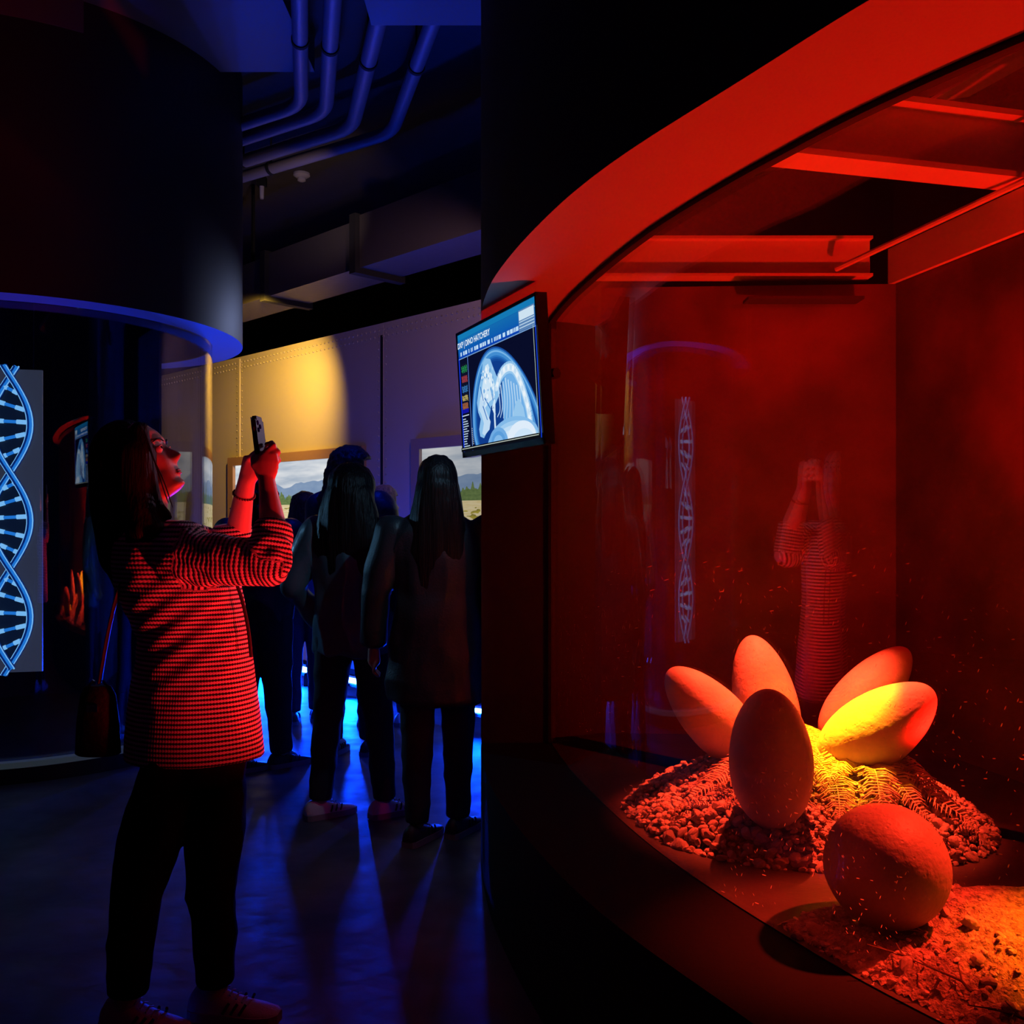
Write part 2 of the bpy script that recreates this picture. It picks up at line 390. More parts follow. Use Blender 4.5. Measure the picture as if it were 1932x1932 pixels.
strip_light(P(543, 1255, 8.1), P(577, 1264, 7.9), .022, 'short bright blue tube light low behind the legs of the crowd')
strip_light(P(473, 1238, 8.6), P(476.5, 1239, 8.58), .02, 'small bright blue light seen beside the front edge of the checked jacket')
strip_light(P(889, 1339, 6.2), P(912, 1342, 6.05), .014, 'cyan white light low at the right beside the dark tank base', 110)

for s_ in (-1.75, -.95): strip_light(wp(s_ - .1, .13, .45), wp(s_ + .1, .13, .45), .02, 'blue floor strip light by the wall foot hidden behind the crowd, %s' % ('left one' if s_ < -1.2 else 'right one'))
# ------------------------------------------------------------------ ceiling services
pipem = mat('painted_pipe', (.24, .21, .24), .5, .1, bump=.1, bscale=40)
pz = 3.98
def bendcurve(a, b, c, r=.16):
    a, b, c = Vector(a), Vector(b), Vector(c); u = (a - b).normalized(); v = (c - b).normalized(); out = [a]
    for k in range(7):
        t = k / 6; p0 = b + u * r; p2 = b + v * r; out.append(p0.lerp(b, t).lerp(b.lerp(p2, t), t))
    return out + [c]
pipes = [((-.75, 3.3), (-1.32, 5.98), (-3.6, 7.45), .043, 'first and leftmost'), ((-.57, 3.3), (-1.185, 6.08), (-3.6, 7.7), .045, 'second from left'),
         ((-.25, 3.3), (-1.057, 6.32), (-3.6, 8.05), .047, 'third from left'), ((.05, 3.3), (-.805, 6.41), (-3.6, 8.28), .043, 'fourth and rightmost')]
for a, b, c, r, wd in pipes:
    t = thing('ceiling_pipe', 'painted bent pipe under the dark ceiling, %s of the four' % wd, 'pipe', (b[0], b[1], pz), 'bent ceiling pipes')
    M = Matrix.Translation(-t.location); pts = bendcurve((*a, pz), (*b, pz), (*c, pz))
    mb = MB(); mb.tube(pts, r, 18); o = mb.build('pipe', pipem, t, True); o.data.transform(M)
    A = Vector((*a, pz)); B = Vector((*b, pz)); Cc = Vector((*c, pz))
    for (p, q, f) in ((B, A, .30), (B, A, .62), (B, Cc, .35), (B, Cc, .7)):
        pos = p.lerp(q, f); d = (q - p).normalized(); mb = MB(); mb.tube([pos - d * .014, pos + d * .014], r + .006, 18)
        mb.box((pos.x, pos.y, (pos.z + CEIL) / 2 + r / 2), (.01, .01, CEIL - pos.z - r))
        o = mb.build('clamp', blackmatte, t); o.data.transform(M)
# big dark ceiling boxes
bluebox = mat('ceiling_box_paint', (.2, .2, .22), .7)
mb = MB(); mb.box((-.40, 3.95, 4.0), (.52, 1.06, .6)); 
tag(mb.build('ceiling_box', bluebox), 'dark blue lit square box above the pipes at the top', 'duct')
mb = MB(); mb.box((-1.75, 5.3, 4.2), (1.1, 1.0, .2)); tag(mb.build('ceiling_panel', bluebox), 'flat blue lit ceiling panel left of the pipes', 'panel')
# duct along the wall
ductm = mat('dull_duct_metal', (.10, .09, .085), .55, .3, bump=.1, bscale=20)
t = thing('air_duct', 'long square air duct running under the ceiling over the back wall', 'duct', wp(-1.5, 3.55, .8))
M = Matrix.Translation(-t.location)
s0 = -4.2
for (a, b, z0, z1) in ((-4.2, -1.50, 3.20, 3.53), (-1.50, -.62, 3.20, 3.55), (-.62, .9, 3.20, 3.58)):
    mb = MB(); wbox(mb, a, b, z0, z1, .33, .71); o = mb.build('duct_section', ductm, t); o.data.transform(M)
    mb = MB(); wbox(mb, b - .03, b + .02, z0 - .04, z1 + .04, .29, .75); o = mb.build('flange', blackmatte, t); o.data.transform(M)
mb = MB()
for s in (-3.6, -1.9, .2): mb = MB(); wbox(mb, s, s + .02, 3.5, CEIL, .51, .53); o = mb.build('hanger', blackmatte, t); o.data.transform(M)
mb = MB(); mb.tube([wp(-4.5, 3.72, 1.0), wp(-1.75, 3.72, 1.0)], .03, 10)
for s in (-4, -2.6): mb.tube([wp(s, 3.72, 1.0), wp(s, CEIL, 1.0)], .008, 6)
tag(mb.build('cable_conduit', blackmatte), 'thin dark conduit rail running beside the air duct', 'conduit')
mb = MB(); p = wp(-2.1, 3.76, 1.0); mb.ell(p, (.03, .03, .03))
tag(mb.build('indicator_light', emat('green_glow', lin(30, 110, 20), .5), None, True), 'tiny green indicator light by the duct', 'light')
# smoke detector
dm = mat('white_plastic', (.55, .53, .62), .4)
p = P(569, 327, 8.04); t = thing('smoke_detector', 'round white smoke detector under the dark ceiling', 'smoke detector', (p.x, p.y, p.z))
mb = MB(); mb.rings([((0, 0, .0), .068, .068), ((0, 0, -.02), .07, .07), ((0, 0, -.038), .045, .045), ((0, 0, -.04), .03, .03)], 24); mb.build('base', dm, t, True)
mb = MB(); mb.rings([((0, 0, -.038), .032, .032), ((0, 0, -.062), .034, .034), ((0, 0, -.07), .02, .02)], 24); mb.build('sensor', dm, t, True)
mb = MB(); mb.tube([(0, 0, 0), (0, 0, CEIL - p.z)], .02, 8); mb.build('stem', blackmatte, t)
p = P(494, 353, 8.0); t = thing('ceiling_camera', 'white cylinder sensor hanging from a small black ceiling box', 'sensor', (p.x, p.y, p.z))
mb = MB(); mb.box((0, 0, .045), (.075, .06, .075)); mb.tube([(0, 0, .08), (0, 0, CEIL - p.z)], .01, 8); mb.build('mount', blackmatte, t)
mb = MB(); mb.tube([(0, 0, .006), (0, 0, -.085), (0, 0, -.1)], [.02, .018, .014], 16); mb.build('body', dm, t, True)

# ------------------------------------------------------------------ left pod (helix exhibit)
S = 1.4; PC = Vector((-3.05, 6.03)); RO = 1.297; RI = 1.105; LZ = EYE + .82 * S; PZ = EYE - .905 * S
pod = thing('round_display_pod', 'tall round black pod with curved glass holding the blue helix display', 'display case', (PC.x, PC.y, 0))
def circ(r, n=160, a0=0, a1=2 * pi): return [Vector((r * cos(a0 + (a1 - a0) * i / (n - 1)), r * sin(a0 + (a1 - a0) * i / (n - 1)))) for i in range(n)]
mb = MB(); mb.wallstrip(circ(RO), circ(RI), LZ, CEIL, 0, 1, 0); mb.prism(circ(RI * .999)[:-1], LZ + .9, LZ + .95)
fas = mb.build('fascia', [mat('pod_fascia_paint', (.03, .03, .035), .55), mat('lip_paint', (.30, .29, .33), .7)], pod, True)
mb = MB(); mb.prism(circ(RI + .05)[:-1], 0, PZ - .03); mb.build('plinth', black, pod)
mb = MB(); mb.wallstrip(circ(RI + .056), circ(RI + .0), PZ - .03, PZ + .0, 0); mb.build('plinth_rim', mat('grey_glow_rim', (.3, .32, .33), .5, emit=(.02, .03, .035), es=.6), pod)  # rim is no lamp; a faint glow is put into its material
mb = MB(); mb.prism(circ(RI)[:-1], PZ - .03, PZ - .01); mb.build('pod_floor', mat('pod_floor_gloss', (.01, .01, .012), .3), pod)
podglass = glassmat('pod_glass', (.92, .94, 1.0), 0, .11)
mb = MB(); mb.wallstrip(circ(RI - .001), circ(RI - .013), PZ, LZ, 0); o = mb.build('curved_glass', podglass, pod, True)
# dark backing behind the helix
mb = MB(); A = circ(RI * .93, 40, R(60.5), R(235)); B = circ(RI * .91, 40, R(60.5), R(235)); mb.wallstrip(A, B, PZ - .01, LZ + .9)
mb.build('backing_wall', blackmatte, pod)
# the angular blue shape up on the fascia: a thin banner band wrapped round the upper pod
Af = circ(RO + .012, 30, R(-100), R(-52)); Bf = circ(RO + .002, 30, R(-100), R(-52))
mb = MB(); mb.wallstrip(Af, Bf, 3.93, 4.17); mb.build('upper_band', mat('band_paint', (.16, .16, .2), .6), pod)

# helix panel
c0 = P(20, 980, 5.55); hp = thing('helix_display', 'lit panel showing a glowing blue double helix inside the round pod', 'screen', (c0.x, c0.y, PZ - .01))
yaw = R(12); HX = Vector((cos(yaw), sin(yaw), 0)); HN = Vector((sin(yaw), -cos(yaw), 0)); k = 5.55 / F
def hq(u, py, off): # u px from centre
    return HX * (u * k) + HN * off + Vector((0, 0, EYE + (YH - py) * k - hp.location.z))
hpm = mat('display_film', (.05, .05, .06), .35, emit=(.030, .036, .055), es=1.0)
M3 = Matrix((HX, -HN, Vector((0, 0, 1)))).transposed()
mb = MB(); zc = hq(0, (697 + 1268) / 2, 0); mb.box(zc, (112 * k, .02, (1268 - 697) * k), M3); mb.build('panel', hpm, hp)
mb = MB(); zb = hq(0, 1268, 0).z; zt_ = hq(0, 697, 0).z
for sx_ in (-40, 40): mb = MB(); q_ = hq(sx_, 700, -.0); mb.tube([q_, Vector((q_.x, q_.y, LZ + .9 - hp.location.z))], .004, 6); mb.build('hanging_wire', blackmatte, hp)
PER = 362; A_ = 35
def sxx(y, ph): return 2 + A_ * cos(2 * pi * (y - 800) / PER + ph)
mb = MB(); pts = []
ys = [700 + i * 6 for i in range(93)]
L1 = [hq(-max(abs(sxx(y, 0)), abs(sxx(y, pi))), y, .0115) for y in ys]; R1 = [hq(max(abs(sxx(y, 0)), abs(sxx(y, pi))), y, .0115) for y in ys]
mb.add(L1 + R1, [(i, i + 1, len(ys) + i + 1, len(ys) + i) for i in range(len(ys) - 1)]); mb.build('dark_area', mat('helix_gap', (.004, .006, .012), .4, emit=(.003, .008, .022), es=1), hp)
hb = []
for nm, c_, s_ in (('helix_blue', lin(36, 130, 225), 1.0), ('helix_pale', lin(130, 200, 250), 1.1), ('helix_deep', lin(6, 44, 120), .9)): hb.append(emat(nm, c_, s_))
for ph in (0, pi):
    mb = MB()
    for j, (du, r, mi) in enumerate(((0, 6.4, 2), (.8, 4.2, 0), (5.0, 1.4, 1), (-5.0, 1.2, 1), (-1.8, 2.0, 2))):
        pts = []; rs = []
        for i in range(146):
            y = 692 + i * 4
            if ph == pi and y > 1262: continue
            dp = sin(2 * pi * (y - 800) / PER + ph) * -.012
            pts.append(hq(sxx(y, ph) + du, y, .03 + dp + (0, .012, .014, .012, .022)[j])); rs.append(r * k * (1 + .06 * sin(i * 2.1)))
        mb.tube(pts, rs, 8, mi=mi)
    mb.build('helix_strand', hb, hp, True)
y = 706; i = 0
while y < 1255:
    xa, xb = sxx(y, 0), sxx(y, pi)
    if abs(xa - xb) > 12:
        mb = MB(); tilt = 10 * sin(2 * pi * (y - 800) / PER * 2)
        mb.tube([hq(xa, y - tilt, .026), hq(xb, y + tilt, .026)], 3.0 * k, 8, mi=0)
        for (f0_, f1_) in ((.08, .34), (.66, .92)):
            mb.tube([hq(xa + (xb - xa) * f0_, y - tilt + 2 * tilt * f0_, .03), hq(xa + (xb - xa) * f1_, y - tilt + 2 * tilt * f1_, .03)], 4.2 * k, 8, mi=1)
        mb.build('helix_rung', hb, hp, True)
    y += 30; i += 1
light('helix_glow', 'SPOT', tuple(c0 + HN * .06 + Vector((0, 0, .3))), 260, (.25, .65, 1), (-.8, 4.4, 1.15), .01, 40, 1)

# ------------------------------------------------------------------ right tank
outer = smooth_curve([(3.4, .35), (2.2, .45), (1.35, .70), (.9, 1.06), (.70, 1.29), (.564, 1.506), (.429, 1.778), (.270, 2.10), (.165, 2.36), (.079, 2.636), (-.002, 2.952), (-.068, 3.28), (-.108, 3.6), (-.124, 3.82), (-.127, 3.95)], 100)
inner = smooth_curve([(3.4, .7), (2.3, .76), (1.55, 1.0), (1.12, 1.30), (.90, 1.575), (.72, 1.87), (.60, 2.13), (.50, 2.38), (.405, 2.66), (.330, 2.95), (.262, 3.27), (.215, 3.53), (.178, 3.80), (.165, 3.98), (.20, 4.12)], 100)
TZ0, TZ1 = .46, 2.2
tank = thing('hatchery_tank', 'large curved glass tank with red lit interior holding eggs, black base and canopy', 'display case', (1.3, 2.4, 0))
TM = Matrix.Translation(-tank.location)
def tb(mb, name, m, smooth=False, parent=tank):
    me = mb.mesh(name, smooth); me.transform(TM); return link(name, me, m, parent)
lip = mat('tank_lip_paint', (.36, .34, .34), .75, bump=.06, bscale=120)
mb = MB(); mb.wallstrip(outer, inner, TZ1, CEIL, 0, 1); fc = tb(mb, 'canopy', [mat('canopy_black', (.010, .010, .011), .8), lip], True)
mb = MB(); mb.wallstrip(offset(inner, -.012), offset(inner, .012), TZ1 - .014, TZ1 + .02, 0); tb(mb, 'glass_channel', blackmatte)
backp = [(.150, 3.985), (.19, 4.13), (1.63, 4.05), (1.79, 3.33), (1.95, 2.6), (2.15, 1.6), (2.6, .8), (3.4, .7)]
mb = MB(); mb.prism([tuple(p) for p in outer] + [(.15, 3.99), (.19, 4.16), (1.75, 4.2), (2.3, 3.3), (3.4, 2.6)], 0, TZ0 - .005, 0, 0); pl = tb(mb, 'base', [mat('base_black', (.005, .0045, .0045), .8, bump=.05, bscale=80, spec=.2)])
tfloor = mat('tank_floor', (.06, .05, .05), .42, bump=.08, bscale=60, var=.3, vscale=5)
mb = MB(); mb.prism([tuple(p) for p in offset(inner, .0)] + [(3.4, .9)] + [p for p in backp[::-1][1:-1]], TZ0 - .02, TZ0 - .002, 0, 0); tb(mb, 'tank_floor', tfloor)
inw = mat('tank_wall_paint', (.12, .05, .045), .6, bump=.15, bscale=8, var=.35, vscale=3)
bc = []
for a, b in zip(backp[:-1], backp[1:]):
    for i in range(8): bc.append(Vector(a).lerp(Vector(b), i / 8))
bc.append(Vector(backp[-1]))
mb = MB(); mb.wallstrip(bc, offset(bc, .03), TZ0 - .002, 2.38); tb(mb, 'back_wall', inw)
mb = MB(); mb.wallstrip([Vector(p) for p in ((.15, 4.02), (1.9, 4.75), (2.6, 3.9), (3.3, 2.6), (3.4, .7))], [Vector(p) for p in ((.15, 4.06), (1.92, 4.8), (2.65, 3.95), (3.35, 2.6), (3.45, .7))], 0, CEIL); tb(mb, 'outer_shell', mat('shell_paint', (.10, .09, .09), .7, bump=.1, bscale=10))
mb = MB(); mb.box((1.9, 2.8, 3.32), (3.4, 4.1, .04)); tb(mb, 'inner_ceiling', mat('tank_ceiling', (.28, .25, .25), .7, bump=.15, bscale=6, var=.25, vscale=3))
# end panel carrying the tv
mb = MB(); mb.box((.018, 3.965, (TZ0 + TZ1) / 2 - .01), (.29, .03, TZ1 - TZ0 + .02)); tb(mb, 'end_panel', mat('end_panel_paint', (.02, .014, .014), .6))
mb = MB(); mb.box((.155, 3.94, (TZ0 + TZ1) / 2), (.012, .03, TZ1 - TZ0)); tb(mb, 'glass_post', blackmatte)
tglass = glassmat('tank_glass', (1.0, .985, .985), .5, .09, .0015)
mb = MB(); mb.wallstrip(inner, offset(inner, -.012), TZ0 - .02, TZ1 - .0, 0); tb(mb, 'curved_glass', tglass, True)
# beams over the tank
beamm = mat('beam_paint', (.62, .55, .52), .55, bump=.08, bscale=50)
def beam(name, a, b, z, h, w_, label, fl=.012, webm=None):
    a = Vector((*a, z)); b = Vector((*b, z)); d = (b - a).normalized(); M3 = Matrix((d, Vector((-d.y, d.x, 0)), Vector((0, 0, 1)))).transposed()
    c = (a + b) / 2; L_ = (b - a).length; mb = MB()
    mb.box(c + Vector((0, 0, -h / 2 + fl / 2)), (L_, w_, fl), M3); mb.box(c + Vector((0, 0, h / 2 - fl / 2)), (L_, w_, fl), M3); mb.box(c, (L_, w_ * .16, h - 2 * fl), M3)
    o = tb(mb, name, beamm, parent=tank); return o
beam('ceiling_beam', (.30, 4.06), (1.52, 4.06), 2.49, .17, .09, '')
beam('ceiling_beam', (.45, 2.99), (1.86, 3.36), 2.665, .23, .13, '', .02)
beam('ceiling_beam', (1.60, 4.42), (2.2, 2.6), 3.16, .14, .12, '')
# sloping panel on the right and pipe
mb = MB(); mb.wallstrip([Vector((1.60, 4.06)), Vector((1.76, 3.33)), Vector((1.92, 2.6))], [Vector((1.62, 4.07)), Vector((1.78, 3.34)), Vector((1.95, 2.6))], 2.38, 2.53); tb(mb, 'side_beam', beamm)
mb = MB(); mb.tube([(1.36, 4.0, 2.43), (1.70, 3.33, 2.52), (1.9, 2.8, 2.56)], .012, 8); tb(mb, 'conduit', beamm)
mb = MB(); mb.tube([(.6, 4.5, 2.9), (1.0, 4.3, 2.96), (1.9, 3.9, 3.1)], .06, 12); tb(mb, 'pipe', mat('pipe_reflection', (.06, .05, .05), .5), True)  # added dark tube standing in for the reflection of a pipe
mb = MB(); mb.box((1.22, 4.0, 2.30), (.48, .10, .012)); tb(mb, 'wall_ledge', mat('ledge_paint', (.03, .02, .02), .5))

# ------------------------------------------------------------------ TV
t = thing('television', 'wide black television showing a blue egg scan, angled beside the red tank', 'television', (0, 0, 0))
TVW, TVH = .80, .52
pL = Vector((-.217, 4.0, 0)); pR = Vector((.099, 3.262, 0)); ux = (pR - pL).normalized()
zmid = (1.63 + 2.165) / 2
nrm0 = Vector((ux.y, -ux.x, 0)).normalized()      # facing left / towards the aisle
if nrm0.x > 0: nrm0 = -nrm0
tl = R(3.5); vz = (Vector((0, 0, 1)) * cos(tl) + nrm0 * sin(tl)).normalized(); nn = ux.cross(vz).normalized()
if nn.dot(nrm0) < 0: nn = -nn
cen = (pL + pR) / 2 + Vector((0, 0, zmid)); t.location = cen
TVM = Matrix.Identity(4)
for i in range(3): TVM[i][0] = ux[i]; TVM[i][1] = vz[i]; TVM[i][2] = nn[i]
W_ = (pR - pL).length
def tvbuild(mb, name, m, smooth=False, parent=t):
    me = mb.mesh(name, smooth); me.transform(TVM); return link(name, me, m, parent)
hw, hh = W_ / 2, TVH / 2
mb = MB(); mb.box((0, 0, -.02), (W_, TVH, .036)); mb.box((0, -hh + .012, .001), (W_, .024, .008)); mb.box((0, hh - .006, .001), (W_, .012, .008))
mb.box((-hw + .006, 0, .001), (.012, TVH, .008)); mb.box((hw - .006, 0, .001), (.012, TVH, .008))
tvbuild(mb, 'casing', mat('tv_plastic', (.012, .012, .013), .25))
mb = MB(); mb.box((.05, 0, -.055), (.25, .2, .04)); mb.tube([(.1, 0, -.07), (.28, .0, -.12)], .02, 8); tvbuild(mb, 'wall_mount', blackmatte)
sw, sh = hw - .012, hh - .012
x0, x1, y0, y1 = -sw, sw, -hh + .024, sh
def px_(u): return x0 + (x1 - x0) * u
def py_(v): return y0 + (y1 - y0) * v
cols = {}
slots = []
def slot(c, s=1.0):
    kx = (c, s)
    if kx not in cols: cols[kx] = len(slots); slots.append(emat('screen_%d_%d_%d_%d' % (*c, int(s * 100)), lin(*c), s))
    return cols[kx]
pic = MB(); zlay = [0]
def poly(pts, c, s=1.0):
    zlay[0] += 1; z = .0012 + zlay[0] * .00002
    n = len(pts); pic.add([(px_(u), py_(v), z) for u, v in pts], [tuple(range(n))], slot(c, s))
def rect(u0, v0, u1, v1, c, s=1.0): poly([(u0, v0), (u1, v0), (u1, v1), (u0, v1)], c, s)
def line(pts, wd, c, s=1.0, w1=None):
    n = len(pts); w1 = wd if w1 is None else w1
    for i in range(n - 1):
        a, b = Vector(pts[i]), Vector(pts[i + 1]); d = Vector(((b - a).x * W_, (b - a).y * TVH)); nl = Vector((-d.y, d.x)).normalized()
        wa = wd + (w1 - wd) * i / n; wb = wd + (w1 - wd) * (i + 1) / n
        na = Vector((nl.x * wa / W_, nl.y * wa / TVH)); nb = Vector((nl.x * wb / W_, nl.y * wb / TVH))
        poly([a - na, a + na, b + nb, b - nb], c, s)
        if i % 4 == 3: pass
rect(0, 0, 1, 1, (8, 12, 40))
rect(0, .82, 1, 1, (14, 96, 170)); rect(0, .955, 1, 1, (20, 120, 180)); rect(0, .93, 1, .935, (140, 190, 225))
rect(0, .80, 1, .865, (8, 66, 180))
for k in range(12):
    g = k / 11; rect(0 + .0, .82 + g * .12, .86, .83 + g * .12, (int(12 + 8 * g), int(84 + 22 * g), int(175)))
random.seed(3); u = .03
while u < .80:
    wv = random.choice((.012, .02, .008, .03)); rect(u, .815, u + wv, .848, (190, 220, 245)); u += wv + random.choice((.006, .008, .022))
rect(.81, .80, .985, .955, (90, 130, 180)); rect(.815, .88, .98, .945, (205, 225, 240))
for k in range(3): rect(.815, .865 - k * .022, .98, .872 - k * .022, (190, 215, 235))
rect(0, 0, .012, .80, (20, 60, 230)); rect(.985, 0, 1, .80, (20, 70, 240)); rect(.13, .0, .137, .79, (90, 130, 210)); rect(.005, .79, .99, .797, (120, 165, 220))
# side read-outs
for b_, (v0, c) in enumerate(((.70, (40, 170, 90)), (.615, (190, 70, 80)), (.53, (60, 130, 200)), (.45, (210, 190, 110)), (.385, (200, 120, 70)))):
    rect(.03, v0 - .04, .12, v0 + .045, (14, 18, 40))
    for r_ in range(3):
        pts = [(.035 + .085 * i / 16, v0 - .02 + r_ * .018 + .012 * sin(i * (1.3 + b_ * .7) + r_)) for i in range(17)]; line(pts, .0012, c)
rect(.025, .325, .125, .36, (18, 20, 160)); rect(.025, .30, .125, .308, (200, 215, 235))
for k in range(13): rect(.03, .27 - k * .021, .06 + .06 * random.random(), .279 - k * .021, (175, 195, 215))
for k in range(9): rect(.15, .05 + k * .016, .175, .057 + k * .016, (150, 165, 185))
# egg
ex, ey, ea, eb = .60, .12, .43, .655
def eggp(f, dx=0, dy=0, lo=0):
    out = []
    for i in range(81):
        a = 2 * pi * i / 80; u_ = ex + dx + ea * f * cos(a) * (1 + (-.16 * sin(a) if sin(a) > 0 else 0)) - .12 * f * sin(a); v_ = ey + dy + eb * f * sin(a)
        out.append((min(.985, max(.14, u_)), max(.035, v_)))
    return out
egc = [(24, 78, 160), (60, 134, 205), (120, 180, 230), (66, 140, 208), (40, 112, 190), (26, 88, 168), (18, 70, 150), (14, 58, 138)]
for i, c in enumerate(egc): poly(eggp(1 - i * .022 - (.02 if i > 3 else 0)), c)
poly([(.70, .62), (.80, .50), (.90, .30), (.97, .04), (.62, .04), (.58, .3), (.6, .6)], (80, 150, 215)); poly([(.64, .58), (.74, .52), (.84, .3), (.88, .05), (.60, .05), (.58, .3)], (110, 172, 228))
# skull
poly([(.34, .60), (.36, .68), (.40, .71), (.46, .69), (.50, .60), (.55, .50), (.56, .40), (.50, .33), (.44, .32), (.40, .22), (.36, .12), (.32, .08), (.27, .10), (.26, .16), (.29, .24), (.26, .30), (.25, .38), (.29, .50)], (140, 192, 234))
poly([(.36, .56), (.39, .65), (.43, .66), (.46, .58), (.50, .48), (.49, .38), (.42, .36), (.36, .32), (.31, .28), (.29, .36), (.33, .48)], (205, 228, 245))
poly([(.30, .42), (.34, .36), (.42, .20), (.40, .14), (.33, .10), (.30, .12), (.33, .20), (.30, .28), (.27, .32)], (190, 218, 242))
for (a, b) in (((.33, .34), (.38, .22)), ((.36, .4), (.43, .3)), ((.31, .5), (.34, .38)), ((.45, .44), (.47, .36))): line([a, b], .004, (40, 110, 190), w1=.002)
random.seed(5)
for k in range(46):
    a, b = .33 + random.random() * .16, .36 + random.random() * .26; r_ = .006 + random.random() * .008
    poly([(a + r_ * cos(q), b + r_ * 1.5 * sin(q)) for q in (0, 1, 2, 3, 4, 5, 6)], random.choice(((225, 238, 250), (170, 205, 238), (120, 175, 225), (236, 244, 250))))
# spine and ribs
sp = [(.52, .44), (.58, .53), (.66, .57), (.74, .55), (.80, .46), (.85, .34), (.89, .20), (.90, .06)]
line(smooth_curve(sp, 30), .024, (150, 198, 236)); line(smooth_curve(sp, 30), .015, (215, 233, 247))
for i, q in enumerate(smooth_curve(sp, 22)): poly([(q.x + .013 * cos(a), q.y + .022 * sin(a)) for a in (0, 1.05, 2.1, 3.14, 4.2, 5.2)], (235, 243, 250) if i % 2 else (196, 222, 243))
for i in range(9):
    x_ = .55 + i * .032; top = .50 - .02 * abs(i - 3); line(smooth_curve([(x_, top), (x_ + .01, top - .16), (x_ - .03 + .006 * i, .22 - .01 * i)], 10), .0042, (190, 218, 242), w1=.002)
line([(.50, .36), (.49, .22), (.49, .08)], .008, (205, 228, 246)); line([(.50, .36), (.47, .30), (.50, .24)], .006, (205, 228, 246))
poly([(.72, .22), (.76, .30), (.80, .31), (.84, .24), (.86, .14), (.70, .14)], (150, 198, 236))
def el(cx_, cy_, a_, b_, c): poly([(min(.985, cx_ + a_ * cos(2 * pi * i / 40)), max(.035, cy_ + b_ * sin(2 * pi * i / 40))) for i in range(40)], c)
for i, c in enumerate(((130, 185, 232), (160, 204, 240), (190, 220, 245), (208, 230, 248))): el(.70, -.04 - i * .01, .33 - i * .022, .235 - i * .022, c)
for i, c in enumerate(((110, 170, 226), (90, 156, 218), (130, 184, 232))): el(.52, .02, .12 - .03 * i, .12 - .03 * i, c)
el(.80, .03, .16, .12, (222, 236, 250)); el(.82, .0, .12, .09, (205, 228, 248))
rect(0, 0, 1, .035, (12, 14, 20)); rect(.01, .02, .99, .026, (190, 200, 190)); rect(.99, .03, .994, .8, (190, 210, 200))
tvbuild(pic, 'screen', slots)
zt = .0012 + (zlay[0] + 4) * .00002
text('screen_lettering', 'DXP | DINO HATCHERY', .033, emat('screen_white', lin(225, 240, 250), 1), t, TVM @ Matrix.Translation((px_(.03), py_(.875), zt)))
light('tv_glow', 'SPOT', tuple(cen + nn * .02), 9, (.8, .55, .85), (-1.05, 2.7, 1.45), .01, 60, 1)
light('tv_aisle_glow', 'SPOT', tuple(cen + nn * .02), 5, (.3, .65, 1), (-1.0, 4.2, 1.0), .01, 110, 1)

# ------------------------------------------------------------------ tank contents
def hsoil(x, y):      # nest mound height
    dx, dy = (x - .90), (y - 2.98); r = sqrt((dx / (.56 if dx > 0 else .54)) ** 2 + (dy / (.50 if dy < 0 else .55)) ** 2)
    h = 0
    if r < 1: h = .25 * (1 - r) ** 1.15 + .045 * (1 - r ** 6)
    h += .018 * noise.noise(Vector((x * 9, y * 9, 0))) * (1 if r < 1 else 0)
    return h
gravm = mat('gravel_grey', (.42, .38, .34), .85, bump=.5, bscale=90, var=.4, vscale=30)
soilm = mat('loose_soil', (.24, .20, .17), .95, bump=.9, bscale=110, var=.5, vscale=45)
def heightmesh(name, x0, x1, y0, y1, st, hf, m, inside):
    nx = int((x1 - x0) / st); ny = int((y1 - y0) / st); idx = {}; vs = []; fs = []
    for j in range(ny + 1):
        for i in range(nx + 1):
            x = x0 + i * st; y = y0 + j * st
            if inside(x, y): idx[i, j] = len(vs); vs.append((x, y, TZ0 - .006 + hf(x, y)))
    for j in range(ny):
        for i in range(nx):
            q = [idx.get(p) for p in ((i, j), (i + 1, j), (i + 1, j + 1), (i, j + 1))]
            if None not in q: fs.append(q)
    me = bpy.data.meshes.new(name); me.from_pydata(vs, [], fs); me.polygons.foreach_set('use_smooth', [True] * len(fs)); return link(name, me, m)
incurve = sorted([(p.y, p.x) for p in inner if p.y > 1.0])
def glassx(y):
    for (a, xa), (b, xb) in zip(incurve[:-1], incurve[1:]):
        if a <= y <= b: return xa + (xb - xa) * (y - a) / (b - a + 1e-9)
    return incurve[-1][1]
def nest_r(x, y):
    dx, dy = (x - .90), (y - 2.98); return sqrt((dx / (.56 if dx > 0 else .54)) ** 2 + (dy / (.50 if dy < 0 else .55)) ** 2)
o = heightmesh('gravel_mound', .3, 1.5, 2.4, 3.6, .012, lambda x, y: hsoil(x, y) + .006 * noise.noise(Vector((x * 60, y * 60, 2))), soilm, lambda x, y: nest_r(x, y) < 1.0 + .08 * noise.noise(Vector((x * 7, y * 7, 5))) and x > glassx(y) + .03)
tag(o, 'heaped mound of grit under the cluster of upright eggs', 'mound', kind='stuff')
def s2poly(x, y):
    e = .10 * noise.noise(Vector((x * 3.5, y * 3.5, 1)))
    if x < glassx(y) + .014: return -1
    a = ((x - 1.5) / 1.2) ** 2 + ((y - 1.72) / (.72)) ** 2
    return 1 + e - a
